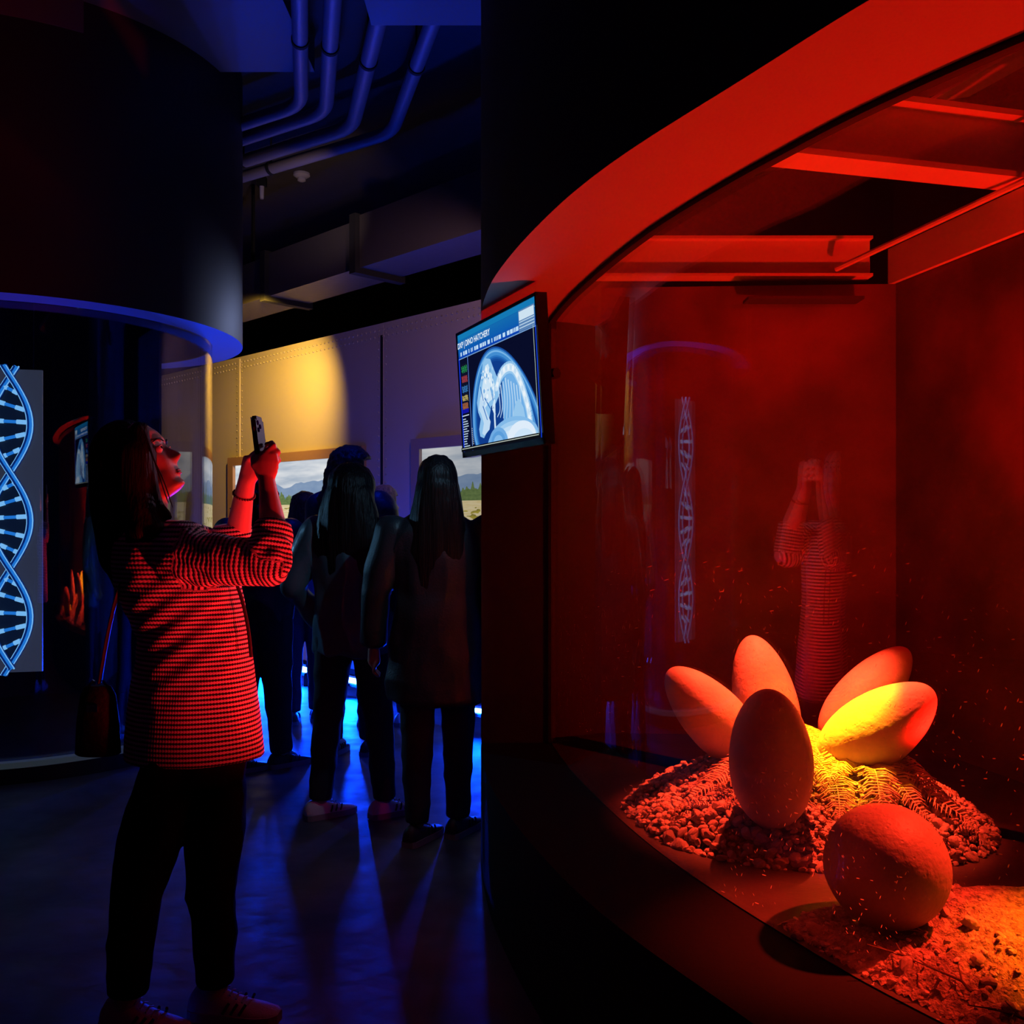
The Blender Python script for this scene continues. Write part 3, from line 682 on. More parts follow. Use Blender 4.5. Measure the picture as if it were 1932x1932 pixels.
def h2(x, y):
    s_ = max(0, min(1, s2poly(x, y) * 4, (x - glassx(y) - .012) / .10 + .08)); n1 = noise.noise(Vector((x * 14, y * 14, 0))); n2 = noise.noise(Vector((x * 45, y * 45, 0))); n3 = noise.noise(Vector((x * 120, y * 120, 0)))
    rough = 1.0 if x < 1.05 + .1 * n1 else .35
    # hollow where the big egg sits
    d = sqrt((x - .85) ** 2 + (y - 2.15) ** 2)
    hole = -.03 * max(0, 1 - (d / .17) ** 2)
    return s_ * (.035 + .014 * n1 * rough + .017 * n2 * rough + .008 * n3 * rough) + hole * s_
o = heightmesh('soil_bed', .45, 2.1, 1.2, 2.6, .009, h2, soilm, lambda x, y: s2poly(x, y) > 0 and x < 2.05)
tag(o, 'rough spread of loose soil around the single big egg', 'soil', kind='stuff')

def stone_mesh(i):
    random.seed(100 + i); bm = bmesh.new(); bmesh.ops.create_icosphere(bm, subdivisions=2, radius=1)
    sc = Vector((1, .6 + random.random() * .4, .45 + random.random() * .35))
    planes = [Vector((random.gauss(0, 1), random.gauss(0, 1), random.gauss(0, 1))).normalized() for _ in range(9)]
    for v in bm.verts:
        for pl_ in planes:
            d = v.co.dot(pl_) - .68
            if d > 0: v.co -= pl_ * d * .95
        v.co = Vector((v.co.x * sc.x, v.co.y * sc.y, v.co.z * sc.z))
    me = bpy.data.meshes.new('stone'); bm.to_mesh(me); bm.free(); me.materials.append(gravm); return me
stones = [stone_mesh(i) for i in range(12)]
random.seed(11)
small = MB()
def add_small(x, y, z, r):
    me = random.choice(stones); q = Matrix.Rotation(random.random() * 6.28, 3, 'Z') @ Matrix.Rotation(random.random() * 1.2, 3, 'X')
    small.add([Vector((x, y, z)) + q @ (v.co * r) for v in me.vertices], [tuple(p.vertices) for p in me.polygons])
cand = []
for k in range(5200):
    a = random.random() * 2 * pi; rr = sqrt(random.random()); x = .90 + cos(a) * rr * .56; y = 2.98 + sin(a) * rr * .52
    r = nest_r(x, y)
    if r > 1.02 or x < glassx(y) + .035 or y > 3.2: continue
    if r < .52: continue
    if r < .75 and random.random() < .55: continue
    cand.append((x, y, random.choice((.005, .007, .009, .011, .013)) * (1.25 if r > .7 else .8)))
cand.sort(key=lambda c: -c[2] / c[1])
big = [c for c in cand if c[2] > .0125 and c[1] < 2.95][:150]
bs = set(big)
for (x, y, r) in big:
    o = bpy.data.objects.new('stone', random.choice(stones)); COL.objects.link(o); r *= random.uniform(1.0, 1.45)
    o.location = (x, y, TZ0 + hsoil(x, y) + r * .25); o.scale = (r, r, r); o.rotation_euler = (random.random() * .8, random.random() * .8, random.random() * 6.28)
    tag(o, 'angular pale stone lying on the gravel round the egg nest', 'stone', 'larger stones on the nest gravel')
for c in cand:
    if c not in bs: add_small(c[0], c[1], TZ0 + hsoil(c[0], c[1]) + c[2] * .2, c[2])
tag(small.build('nest_gravel', gravm), 'small loose gravel covering the skirts of the egg nest', 'gravel', kind='stuff')
small = MB(); nb = 0
for k in range(2600):
    x = random.uniform(.52, 1.95); y = random.uniform(1.3, 2.55); s_ = s2poly(x, y)
    if s_ < .02 or ((x - .85) ** 2 + (y - 2.15) ** 2) < .125 ** 2: continue
    if x > 1.05 and random.random() < .8: continue
    r = random.choice((.003, .004, .005, .007, .009, .012)); z = TZ0 - .006 + h2(x, y)
    if r == .012 and nb < 60:
        nb += 1; r = random.uniform(.013, .026); o = bpy.data.objects.new('clod', random.choice(stones)); COL.objects.link(o)
        o.location = (x, y, z + r * .2); o.scale = (r, r, r); o.rotation_euler = (random.random() * .6, random.random() * .6, random.random() * 6.28)
        tag(o, 'rough clod of earth lying in the soil around the single big egg', 'clod', 'larger clods in the soil bed')
    else: add_small(x, y, z, r)
tag(small.build('soil_crumbs', gravm), 'fine crumbs and grit scattered over the soil by the big egg', 'grit', kind='stuff')
# twigs in soil
twm = mat('dry_twig', (.10, .07, .05), .9)
for i, (x, y, a, l) in enumerate(((.86, 1.78, 2.0, .13), (.80, 1.90, 2.3, .10), (1.0, 1.74, 1.6, .09), (.93, 1.66, 2.6, .12), (.88, 2.0, 1.9, .05), (1.02, 1.62, .6, .1))):
    mb = MB(); z = TZ0 + .035; d = Vector((cos(a), sin(a), .05)); p0 = Vector((x, y, z)); pts = [p0 + d * l * q + Vector((.008 * sin(q * 7 + i), .008 * cos(q * 5), .01 * sin(q * 3))) for q in (0, .25, .5, .75, 1)]
    mb.tube(pts, [.003, .0028, .0024, .002, .001], 6)
    d2 = Vector((cos(a + .8), sin(a + .8), .3)); mb.tube([pts[2], pts[2] + d2 * l * .4], [.002, .001], 5); d2 = Vector((cos(a - .7), sin(a - .7), .35)); mb.tube([pts[1], pts[1] + d2 * l * .3], [.002, .001], 5)
    tag(mb.build('twig', twm, None, True), 'thin dry twig lying in the soil in front of the big egg', 'twig', 'dry twigs in the soil')

# eggs
def eggmat(name, col, b=.5):
    m = bpy.data.materials.new(name); m.use_nodes = True; nt = m.node_tree; bs_ = nt.nodes['Principled BSDF']; N = nt.nodes.new; L = nt.links.new
    tc = N('ShaderNodeTexCoord'); n = N('ShaderNodeTexNoise'); n.inputs['Scale'].default_value = 7; n.inputs['Detail'].default_value = 8; L(tc.outputs['Object'], n.inputs['Vector'])
    r = N('ShaderNodeValToRGB'); r.color_ramp.elements[0].position = .3; r.color_ramp.elements[1].position = .7
    r.color_ramp.elements[0].color = (*[c * .72 for c in col], 1); r.color_ramp.elements[1].color = (*col, 1); L(n.outputs['Fac'], r.inputs['Fac']); L(r.outputs[0], bs_.inputs['Base Color'])
    v = N('ShaderNodeTexVoronoi'); v.inputs['Scale'].default_value = 55; L(tc.outputs['Object'], v.inputs['Vector'])
    lt = N('ShaderNodeMapRange'); lt.inputs['From Min'].default_value = 0; lt.inputs['From Max'].default_value = .22; L(v.outputs['Distance'], lt.inputs['Value'])
    n2 = N('ShaderNodeTexNoise'); n2.inputs['Scale'].default_value = 60; n2.inputs['Detail'].default_value = 6; L(tc.outputs['Object'], n2.inputs['Vector'])
    ad = N('ShaderNodeMath'); ad.operation = 'MULTIPLY_ADD'; L(lt.outputs['Result'], ad.inputs[0]); ad.inputs[1].default_value = .35; L(n2.outputs['Fac'], ad.inputs[2])
    bp = N('ShaderNodeBump'); bp.inputs['Strength'].default_value = b; bp.inputs['Distance'].default_value = .004; L(ad.outputs[0], bp.inputs['Height']); L(bp.outputs['Normal'], bs_.inputs['Normal'])
    bs_.inputs['Roughness'].default_value = .55; bs_.inputs['Specular IOR Level'].default_value = .3
    return m
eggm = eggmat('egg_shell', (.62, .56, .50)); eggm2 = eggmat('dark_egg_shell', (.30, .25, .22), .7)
def egg(label, c, axis, L_, Wd, name='egg', m=eggm, taper=.14, seed=0, roll=0):
    ax = Vector(axis).normalized(); q = ax.to_track_quat('Z', 'Y').to_matrix(); bm = bmesh.new(); bmesh.ops.create_uvsphere(bm, u_segments=64, v_segments=48, radius=1)
    for v in bm.verts:
        z = v.co.z; k_ = 1 - taper * z; n_ = 1 + .012 * noise.noise(v.co * 2.2 + Vector((seed, 0, 0))) + .004 * noise.noise(v.co * 7 + Vector((seed, 3, 0)))
        v.co = Vector((v.co.x * Wd / 2 * k_ * n_, v.co.y * Wd / 2 * k_ * n_, z * L_ / 2)); v.co = q @ v.co
    me = bpy.data.meshes.new(name); bm.to_mesh(me); bm.free(); me.polygons.foreach_set('use_smooth', [True] * len(me.polygons)); o = link(name, me, m, None, c)
    return tag(o, label, 'egg', 'large eggs in the nest' if m is eggm else None)
egg('leftmost egg of the nest, tilting to the left', (.640, 3.06, .752), (-.66, .0, .70), .40, .195, seed=1)
egg('tall egg at the back of the nest, behind the dark fronted one', (.865, 3.27, .765), (-.16, .22, .95), .44, .215, seed=2)
egg('front egg of the nest standing upright with its face in shadow', P(1454, 1432, 2.62), (-.10, -.22, .96), .405, .225, seed=3, taper=.08)
egg('rear egg of the two leaning right, upper one', (1.205, 3.24, .785), (.70, .20, .66), .44, .185, seed=4)
egg('front egg of the two leaning right, lit yellow on top', (1.095, 2.86, .752), (.74, -.12, .58), .40, .215, seed=5)
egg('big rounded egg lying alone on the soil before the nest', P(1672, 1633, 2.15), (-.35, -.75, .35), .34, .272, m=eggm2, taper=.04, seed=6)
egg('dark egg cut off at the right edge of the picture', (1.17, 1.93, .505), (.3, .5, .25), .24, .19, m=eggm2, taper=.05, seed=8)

# fern fronds on the mound
fernm = mat('dried_fern', (.50, .44, .30), .8, var=.3, vscale=20)
def surf(x, y): return TZ0 + hsoil(x, y) + .012
def frond(x, y, a, l, wd, label, lift=.0):
    mb = MB(); pts = []; 
    for i in range(15):
        q = i / 14; aa = a + .3 * sin(q * 2 + x * 9); X = x + cos(aa) * l * q; Y = y + sin(aa) * l * q; pts.append(Vector((X, Y, surf(X, Y) + lift * sin(q * pi) + .012 * min(1, q * 4))))
    mb.tube(pts, [.0025 - .0018 * i / 14 for i in range(15)], 5)
    cp = smooth_curve(pts, 36)
    for i in range(2, 35):
        q = i / 35; t_ = (cp[i] - cp[i - 1]).normalized(); sd = Vector((-t_.y, t_.x, 0)).normalized(); ln = wd * (sin(pi * min(1, q * .92 + .08)) ** .7) * (1 - .25 * q)
        for s_ in (-1, 1):
            if random.random() < .06: continue
            lr = ln * random.uniform(.8, 1.1); d = (sd * s_ + t_ * random.uniform(.3, .6) + Vector((0, 0, random.uniform(-.05, .2)))).normalized(); b = cp[i]; w2 = t_ * l * .0075; e = b + d * lr + Vector((0, 0, random.uniform(-.010, .0))); ln_ = lr
            m_ = b + d * ln_ * .5 + Vector((0, 0, .006))
            up_ = Vector((0, 0, .0012))
            vs = [b - w2 * .6, b + w2 * .6, m_ + w2, m_ - w2, e + w2 * .3, e - w2 * .3]
            mb.add([v + up_ for v in vs] + [v - up_ for v in vs], [(0, 1, 2, 3), (3, 2, 4, 5), (7, 6, 9, 8), (8, 9, 11, 10), (0, 3, 9, 6), (3, 5, 11, 9), (5, 4, 10, 11), (4, 2, 8, 10), (2, 1, 7, 8)])
    tag(mb.build('fern_frond', fernm), label, 'fern frond', 'dried fern fronds on the nest')
random.seed(21)
for i in range(34):
    a = random.uniform(-pi, pi)
    if i < 22: a = random.uniform(-1.5, -.15)
    elif i < 36: a = random.uniform(-2.9, -1.7)
    r0 = random.uniform(.02, .16); x = .96 + cos(a) * r0 - (.06 if a < -1.6 else 0); y = 2.97 + sin(a) * r0
    frond(x, y, a + random.uniform(-.35, .35), random.uniform(.18, .36), random.uniform(.045, .075), 'dried fern frond draped down the egg nest mound', random.uniform(0, .03))

# ------------------------------------------------------------------ people
skin = mat('skin', (.55, .36, .28), .5, bump=.03, bscale=200)
def fabric(name, col, rough=.8, b=.15, bs_=120): return mat(name, col, rough, bump=b, bscale=bs_)
hairb = mat('dark_hair', (.012, .009, .008), .38)
def hairmat(name, col, rough=.4):
    if name in MATS: return MATS[name]
    m = bpy.data.materials.new(name); m.use_nodes = True; nt = m.node_tree; b = nt.nodes['Principled BSDF']; N = nt.nodes.new; L = nt.links.new
    b.inputs['Roughness'].default_value = rough; b.inputs['Specular IOR Level'].default_value = .25
    tc = N('ShaderNodeTexCoord'); mp = N('ShaderNodeMapping'); mp.inputs['Scale'].default_value = (90, 90, 4); L(tc.outputs['Object'], mp.inputs[0])
    n = N('ShaderNodeTexNoise'); n.inputs['Scale'].default_value = 1.5; n.inputs['Detail'].default_value = 4; L(mp.outputs[0], n.inputs['Vector'])
    r = N('ShaderNodeValToRGB'); r.color_ramp.elements[0].position = .35; r.color_ramp.elements[1].position = .7; r.color_ramp.elements[0].color = (*[c * .5 for c in col], 1); r.color_ramp.elements[1].color = (*[c * 1.3 for c in col], 1)
    L(n.outputs['Fac'], r.inputs['Fac']); L(r.outputs[0], b.inputs['Base Color'])
    bp = N('ShaderNodeBump'); bp.inputs['Strength'].default_value = .6; bp.inputs['Distance'].default_value = .01; L(n.outputs['Fac'], bp.inputs['Height']); L(bp.outputs['Normal'], b.inputs['Normal'])
    MATS[name] = m; return m

def head_grid(mb, O, f, u, prof=None, scale=1.0):
    """face grid: O centre, f forward, u up; prof = list of (t, a) profile samples"""
    f = Vector(f).normalized(); u = Vector(u).normalized(); s = u.cross(f)
    base = [(-.118, .020), (-.112, .048), (-.100, .062), (-.085, .062), (-.065, .066), (-.045, .070), (-.02, .072), (.016, .067), (.037, .0675), (.06, .064), (.085, .050), (.105, .028), (.118, .0), (.124, -.02)]
    prof = prof or [(-.118, .020), (-.112, .050), (-.103, .070), (-.092, .068), (-.082, .062), (-.072, .0715), (-.067, .0705), (-.062, .0725), (-.052, .0705), (-.043, .074), (-.036, .088), (-.0275, .0985), (-.018, .094), (0, .080), (.014, .0705), (.025, .069), (.037, .0715), (.06, .064), (.085, .050), (.105, .028), (.118, .0), (.124, -.02)]
    wid = [(-.118, .012), (-.112, .026), (-.1, .036), (-.08, .049), (-.06, .057), (-.03, .066), (0, .071), (.03, .075), (.06, .074), (.085, .064), (.105, .045), (.118, .022), (.124, .004)]
    back = [(-.118, .0), (-.1, -.03), (-.08, -.055), (-.05, -.085), (-.02, -.105), (.02, -.118), (.05, -.116), (.08, -.1), (.1, -.08), (.118, -.05), (.124, -.025)]
    def ip(T, t):
        if t <= T[0][0]: return T[0][1]
        for (a, x), (b, y) in zip(T[:-1], T[1:]):
            if a <= t <= b:
                q = (t - a) / (b - a); q = q * q * (3 - 2 * q) * .5 + q * .5; return x + (y - x) * q
        return T[-1][1]
    nl, na = 110, 96; vs = []
    for j in range(nl):
        t = -.118 + .242 * j / (nl - 1); fr, pf, wd, bk = ip(base, t), ip(prof, t), ip(wid, t), ip(back, t); c = (fr + bk) / 2 + .005; bump = pf - fr
        for i in range(na):
            q = 2 * pi * i / na; cs, sn = cos(q), sin(q); y = wd * (abs(sn) ** .88) * (1 if sn > 0 else -1)
            a = c + ((fr - c) * (abs(cs) ** .9) if cs > 0 else -(c - bk) * abs(cs) ** .9)
            if cs > 0:
                nose = -.05 < t < .03
                sg = .0095 + (.006 * max(0, 1 - abs(t + .032) / .02)) if nose else (.02 if t < -.045 and t > -.085 else .026)
                a += bump * math.exp(-(y / sg) ** 2)
                e = math.exp(-(((abs(y) - .033) / .017) ** 2 + ((t - .006) / .013) ** 2)); a -= .011 * e           # eye sockets
                a += .003 * math.exp(-(((abs(y) - .033) / .02) ** 2 + ((t - .030) / .009) ** 2))                  # brow ridge
                a += .004 * math.exp(-(((abs(y) - .042) / .02) ** 2 + ((t + .03) / .02) ** 2))                    # cheeks
            vs.append(Vector(O) + (f * a + s * y + u * t) * scale)
    fs = [(j * na + i, j * na + (i + 1) % na, (j + 1) * na + (i + 1) % na, (j + 1) * na + i) for j in range(nl - 1) for i in range(na)]
    fs.append(tuple(range(na - 1, -1, -1))); fs.append(tuple((nl - 1) * na + i for i in range(na)))
    mb.add(vs, fs)
    for sd in (-1, 1):      # ears
        Mx = Matrix((f, s, u)).transposed(); mb.ell(Vector(O) + (f * -.012 + s * (.072 * sd) + u * -.01) * scale, (.017 * scale, .008 * scale, .03 * scale), Mx)
def folds(amp, fx=7, fz=3, seed=0):
    def fn(p):
        n = noise.noise(Vector((p.x * fx + seed, p.y * fx, p.z * fz))); m = noise.noise(Vector((p.x * fx * 2.3, p.y * fx * 2.3 + seed, p.z * fz * 2.2 + n)))
        return amp * (1 - 2 * abs(n)) + amp * .5 * m
    return fn

# ---- the woman photographing
WY = 2.66
wo = thing('person', 'woman in a red lit checked jacket raising a phone towards the screen', 'person', (P(330, 980, WY).x, WY, 0))
WM = Matrix.Translation(-wo.location)
def wl(me, name, m, parent=wo): me.transform(WM); return link(name, me, m, parent)
tilt = R(27); hf = Vector((cos(tilt) * .995, .0, sin(tilt))).normalized(); hu = Vector((-sin(tilt), 0, cos(tilt)))
HO = P(275, 870, WY)
mb = MB(); head_grid(mb, HO, hf, hu)
hd = mb
body = MB(); body.v = hd.v; body.f = hd.f; body.m = hd.m
body.cap([P(283, 925, WY), P(280, 975, WY), P(284, 1010, WY)], [.050, .050, .05])
body.rings([(P(300, 1395, WY), .05, .05), (P(365, 1380, WY), .10, .09), (P(366, 1290, WY), .10, .085), (P(366, 1200, WY), .09, .075), (P(345, 1110, WY), .10, .09), (P(325, 1040, WY), .09, .11), (P(300, 1005, WY), .05, .06)][1:])
NS, FS = 2.50, 2.86
n_sh, n_el, n_wr = P(345, 1050, NS + .05), P(506, 1062, 2.52), P(503, 905, 2.61)
f_sh, f_el, f_wr = P(345, 1030, FS - .06), P(447, 1060, 2.86), P(466, 905, 2.76)
body.cap([n_sh, n_el], [.05, .040]); body.cap([n_el, P(514, 985, 2.56), P(507, 935, 2.595), n_wr], [.040, .0355, .0265, .0225])
body.cap([f_sh, f_el], [.05, .040]); body.cap([f_el, P(450, 1000, 2.84), P(459, 940, 2.79), f_wr], [.040, .037, .029, .025])
# hands
def palm(mb, pts, r1, r2, up): mb.tube([Vector(p) for p in pts], r1, 14, r2, up); mb.ell(pts[-1], (r2[-1], r2[-1], r2[-1])); mb.ell(pts[0], (r2[0],) * 3)
palm(body, [P(503, 905, 2.61), P(502, 892, 2.61), P(502, 872, 2.612), P(503, 858, 2.615)], [.023, .032, .036, .031], [.019, .018, .018, .016], (1, 0, .1))
fing = [
 [(505, 852, 2.613), (516, 841, 2.625), (513, 836, 2.66), (503, 838, 2.685)],
 [(512, 860, 2.610), (524, 853, 2.630), (521, 849, 2.668), (509, 851, 2.69)],
 [(513, 873, 2.610), (525, 868, 2.632), (523, 865, 2.668), (511, 867, 2.69)],
 [(511, 885, 2.612), (521, 882, 2.632), (520, 880, 2.662), (510, 881, 2.68)],
 [(494, 893, 2.605), (480, 878, 2.608), (478, 866, 2.628), (484, 858, 2.655)]]
rads = [[.0105, .0092, .0082, .0072]] * 3 + [[.0095, .0082, .0074, .0064], [.0125, .0105, .0095, .0085]]
for pts, rs in zip(fing, rads): body.cap([P(*p) for p in pts], rs, 10)
palm(body, [P(466, 905, 2.76), P(472, 892, 2.755), P(478, 875, 2.748), P(480, 862, 2.745)], [.026, .030, .034, .03], [.018, .019, .018, .016], (1, 0, .1))
for pts in ([(482, 856, 2.748), (496, 846, 2.742), (503, 842, 2.715), (502, 846, 2.70)], [(486, 866, 2.75), (500, 858, 2.744), (507, 856, 2.72), (503, 859, 2.70)],
            [(486, 877, 2.75), (500, 872, 2.745), (507, 870, 2.72), (504, 872, 2.70)], [(484, 887, 2.75), (496, 885, 2.742), (502, 884, 2.72), (500, 884, 2.705)],
            [(466, 884, 2.745), (468, 868, 2.735), (476, 860, 2.715), (482, 858, 2.695)]):
    body.cap([P(*p) for p in pts], [.0105, .0092, .0085, .0075], 10)
# legs (under the trousers)
LEG1 = [P(325, 1420, 2.60), P(285, 1580, 2.60), P(258, 1690, 2.59), P(246, 1780, 2.585), P(243, 1885, 2.58)]
LEG2 = [P(408, 1420, 2.70), P(405, 1560, 2.69), P(397, 1690, 2.67), P(405, 1765, 2.66), P(407, 1868, 2.645)]
body.cap(LEG1, [.06, .055, .045, .042, .033]); body.cap(LEG2, [.06, .055, .045, .042, .033])
body.cap([P(243, 1885, 2.58), P(243, 1912, 2.58), P(285, 1926, 2.56)], [.033, .03, .022]); body.cap([P(407, 1868, 2.645), P(407, 1890, 2.645), P(460, 1906, 2.63)], [.033, .03, .022])
me = remeshed(body, 'body', .0042, 3, .4); wl(me, 'body', skin)
# eyes, brow, lips
es = hu.cross(hf)
for sd in (-1, 1):
    c = HO + hf * .0555 + es * (.0335 * sd) + hu * .005; mb = MB(); mb.ell(c, .0118); e = wl(mb.mesh('eye', True), 'eye', mat('eye_white', (.6, .58, .56), .2))
    mb = MB(); mb.ell(c + hf * .0088 + hu * .001, (.0045, .0055, .0055)); i_ = link('iris', mb.mesh('iris', True), mat('dark_iris', (.01, .008, .006), .1), e); i_.data.transform(WM)
    mb = MB(); mb.cap([c + hf * .0105 + es * -.012 + hu * .004, c + hf * .0125 + hu * .0085, c + hf * .0085 + es * .012 + hu * .004], [.0016, .0024, .0016], 8)
    wl(mb.mesh('eyelid', True), 'eyelid', mat('eyelid_skin', (.35, .2, .16), .5))
    mb = MB(); pts = [HO + hf * a + es * (y * sd) + hu * t_ for a, y, t_ in ((.0725, .012, .026), (.0715, .024, .0315), (.066, .038, .032), (.054, .052, .026))]
    mb.cap(pts, [.0022, .003, .0026, .0012], 8); wl(mb.mesh('eyebrow', True), 'eyebrow', hairb)
mb = MB(); lipm = mat('lip_skin', (.34, .10, .10), .35)
mb.cap([HO + hf * .058 + es * .022 + hu * -.0655, HO + hf * .0695 + es * .010 + hu * -.064, HO + hf * .0715 + hu * -.064, HO + hf * .0695 + es * -.010 + hu * -.064, HO + hf * .058 + es * -.022 + hu * -.0655], [.001, .0034, .0038, .0034, .001], 8)
mb.cap([HO + hf * .058 + es * .022 + hu * -.0665, HO + hf * .0680 + es * .010 + hu * -.0705, HO + hf * .0700 + hu * -.071, HO + hf * .0680 + es * -.010 + hu * -.0705, HO + hf * .058 + es * -.022 + hu * -.0665], [.001, .0042, .0048, .0042, .001], 8)
wl(mb.mesh('lips', True), 'lips', lipm)
# hair
mb = MB()
mb.ell(P(240, 862, WY), (.098, .092, .103), Matrix.Rotation(-tilt, 3, 'Y'))
mb.ell(P(232, 880, WY), (.088, .095, .115), None)
mb.cap([P(232, 870, WY), P(226, 960, WY), P(232, 1050, WY), P(252, 1130, WY + .02)], [.088, .078, .066, .03])
mb.cap([P(255, 860, WY - .05), P(262, 940, WY - .07), P(275, 1000, WY - .10), P(262, 1080, WY - .08)], [.06, .052, .05, .03])
mb.cap([P(255, 860, WY + .05), P(262, 940, WY + .07), P(275, 1000, WY + .09), P(262, 1080, WY + .08)], [.06, .052, .05, .03])
mb.cap([P(262, 812, WY - .055), P(274, 850, WY - .073), P(286, 905, WY - .074), P(296, 950, WY - .072), P(318, 975, WY - .08)], [.026, .018, .016, .018, .012])
mb.cap([P(262, 812, WY + .055), P(274, 850, WY + .073), P(286, 905, WY + .074), P(296, 950, WY + .072)], [.026, .018, .016, .018])
me = remeshed(mb, 'hair', .006, 5)
displace(me, lambda p: .003 * noise.noise(Vector((p.x * 55, p.y * 55, p.z * 3))) + .004 * noise.noise(Vector((p.x * 16, p.y * 16, p.z * 2))))
hh_ = wl(me, 'hair', hairmat('near_black_hair', (.008, .005, .005), .6))
for k_, (a, b, c, d) in enumerate((((270, 815), (288, 862), (308, 905), (326, 958)), ((272, 812), (291, 868), (306, 915), (318, 950)))):
    mb = MB(); mb.tube(smooth_curve([P(*a, WY - .070), P(*b, WY - .084), P(*c, WY - .078), P(*d, WY - .062)], 16), [.0022] * 10 + [.0016] * 5 + [.0006], 6)
    o = link('loose_strand', mb.mesh('strand', True), hairb, hh_); o.data.transform(WM)
# jacket with woven check
def checkmat():
    m = bpy.data.materials.new('checked_jacket'); m.use_nodes = True; nt = m.node_tree; b = nt.nodes['Principled BSDF']; N = nt.nodes.new; L = nt.links.new
    a1 = N('ShaderNodeAttribute'); a1.attribute_name = 'along'; a2 = N('ShaderNodeAttribute'); a2.attribute_name = 'around'
    def sn(src, fr):
        n = N('ShaderNodeMath'); n.operation = 'MULTIPLY'; L(src.outputs['Fac'], n.inputs[0]); n.inputs[1].default_value = fr
        s_ = N('ShaderNodeMath'); s_.operation = 'SINE'; L(n.outputs[0], s_.inputs[0]); return s_
    s1 = sn(a1, 2 * pi / .0125); s2 = sn(a2, 2 * pi / .0085)
    ad = N('ShaderNodeMath'); ad.operation = 'MULTIPLY_ADD'; L(s2.outputs[0], ad.inputs[0]); ad.inputs[1].default_value = .38; L(s1.outputs[0], ad.inputs[2])
    r = N('ShaderNodeValToRGB'); r.color_ramp.elements[0].position = .32; r.color_ramp.elements[1].position = .62
    mr = N('ShaderNodeMapRange'); mr.inputs['From Min'].default_value = -1.3; mr.inputs['From Max'].default_value = 1.3; L(ad.outputs[0], mr.inputs['Value']); L(mr.outputs['Result'], r.inputs['Fac'])
    r.color_ramp.elements[0].color = (.012, .008, .010, 1); r.color_ramp.elements[1].color = (.75, .62, .64, 1); L(r.outputs[0], b.inputs['Base Color'])
    b.inputs['Roughness'].default_value = .9
    bp = N('ShaderNodeBump'); bp.inputs['Strength'].default_value = .35; bp.inputs['Distance'].default_value = .002; L(ad.outputs[0], bp.inputs['Height']); L(bp.outputs['Normal'], b.inputs['Normal'])
    return m
JM = checkmat()
mb = MB()
tor = [(1424, 368, 128, .150), (1390, 367, 125, .150), (1340, 366, 120, .145), (1290, 366, 113, .138), (1240, 368, 105, .128), (1200, 366, 103, .122), (1160, 354, 108, .130), (1107, 337, 115, .145), (1060, 322, 108, .16), (1025, 312, 92, .16), (1000, 305, 66, .12), (984, 300, 40, .08)]
mb.rings([(P(cx_, y_, WY + .02), rx * WY / F, ry) for y_, cx_, rx, ry in tor], 40)
mb.cap([P(338, 1052, NS + .06), P(420, 1056, 2.535), P(503, 1062, 2.53)], [.074, .067, .060]); mb.tube([P(505, 1064, 2.53), P(511, 1030, 2.545), P(515, 986, 2.56)], [.059, .055, .0475], 20)
mb.ell(P(350, 1025, NS + .08), (.07, .07, .06)); mb.ell(P(506, 1063, 2.53), .0605)
mb.cap([f_sh, P(400, 1040, 2.87), f_el], [.075, .065, .056]); mb.tube([f_el, P(438, 990, 2.845)], [.056, .052], 20)
me = remeshed(mb, 'jacket', .0055, 3)
segs = [(P(338, 1052, NS + .06), P(505, 1064, 2.53), .0), (P(505, 1064, 2.53), P(515, 980, 2.56), .245), (f_sh, f_el, 0), (f_el, P(438, 985, 2.845), .2)]
def segd(p, a, b):
    ab = b - a; t0_ = (p - a).dot(ab) / ab.length_squared; t_ = max(0, min(1, t0_)); c = a + ab * t_; return (p - c).length, t0_ * ab.length, c
def jfold(p):
    d = folds(.004, 6, 3, 3)(p)
    el_ = (p - P(520, 1050, 2.5)).length; d += .006 * sin(el_ * 150 + p.x * 30) * math.exp(-(el_ / .10) ** 2)
    s_ = (p - P(345, 1060, 2.47)); d += .005 * sin((s_.x * .6 + s_.z) * 120) * math.exp(-(s_.length / .11) ** 2)
    w_ = (p - P(330, 1180, 2.55)); d += .005 * sin((w_.x * .7 - w_.z) * 90 + p.y * 20) * math.exp(-(w_.length / .15) ** 2)
    return d
displace(me, jfold)
al, ar = [], []
for v in me.vertices:
    best = None
    for si, (a, b, o_) in enumerate(segs):
        d, L_, c = segd(v.co, a, b)
        if (si in (0, 2) and d < .085 and L_ > .02 and L_ < .30) or (si in (1, 3) and d < .08 and L_ > -.055):
            if best is None or d < best[0]: best = (d, L_ + o_, si, a, b, c)
    if best is None: al.append(v.co.z); ar.append(math.atan2(v.co.y - WY, v.co.x - P(366, 0, WY).x) * .14)
    else:
        ax = (best[4] - best[3]).normalized(); r_ = v.co - best[5]; up_ = Vector((0, 0, 1)) if abs(ax.z) < .8 else Vector((1, 0, 0)); e1 = (up_ - ax * up_.dot(ax)).normalized(); e2 = ax.cross(e1)
        al.append(best[1]); ar.append(math.atan2(r_.dot(e2), r_.dot(e1)) * .055)
at = me.attributes.new('along', 'FLOAT', 'POINT'); at.data.foreach_set('value', al); at = me.attributes.new('around', 'FLOAT', 'POINT'); at.data.foreach_set('value', ar)
jk = wl(me, 'jacket', JM)
mb = MB(); mb.tube(smooth_curve([P(440, 1085, 2.60), P(456, 1130, 2.60), P(468, 1185, 2.60), P(474, 1240, 2.60)], 20), .005, 8); o = link('lapel_edge', mb.mesh('lapel_edge', True), fabric('dark_piping', (.03, .02, .025)), jk); o.data.transform(WM)
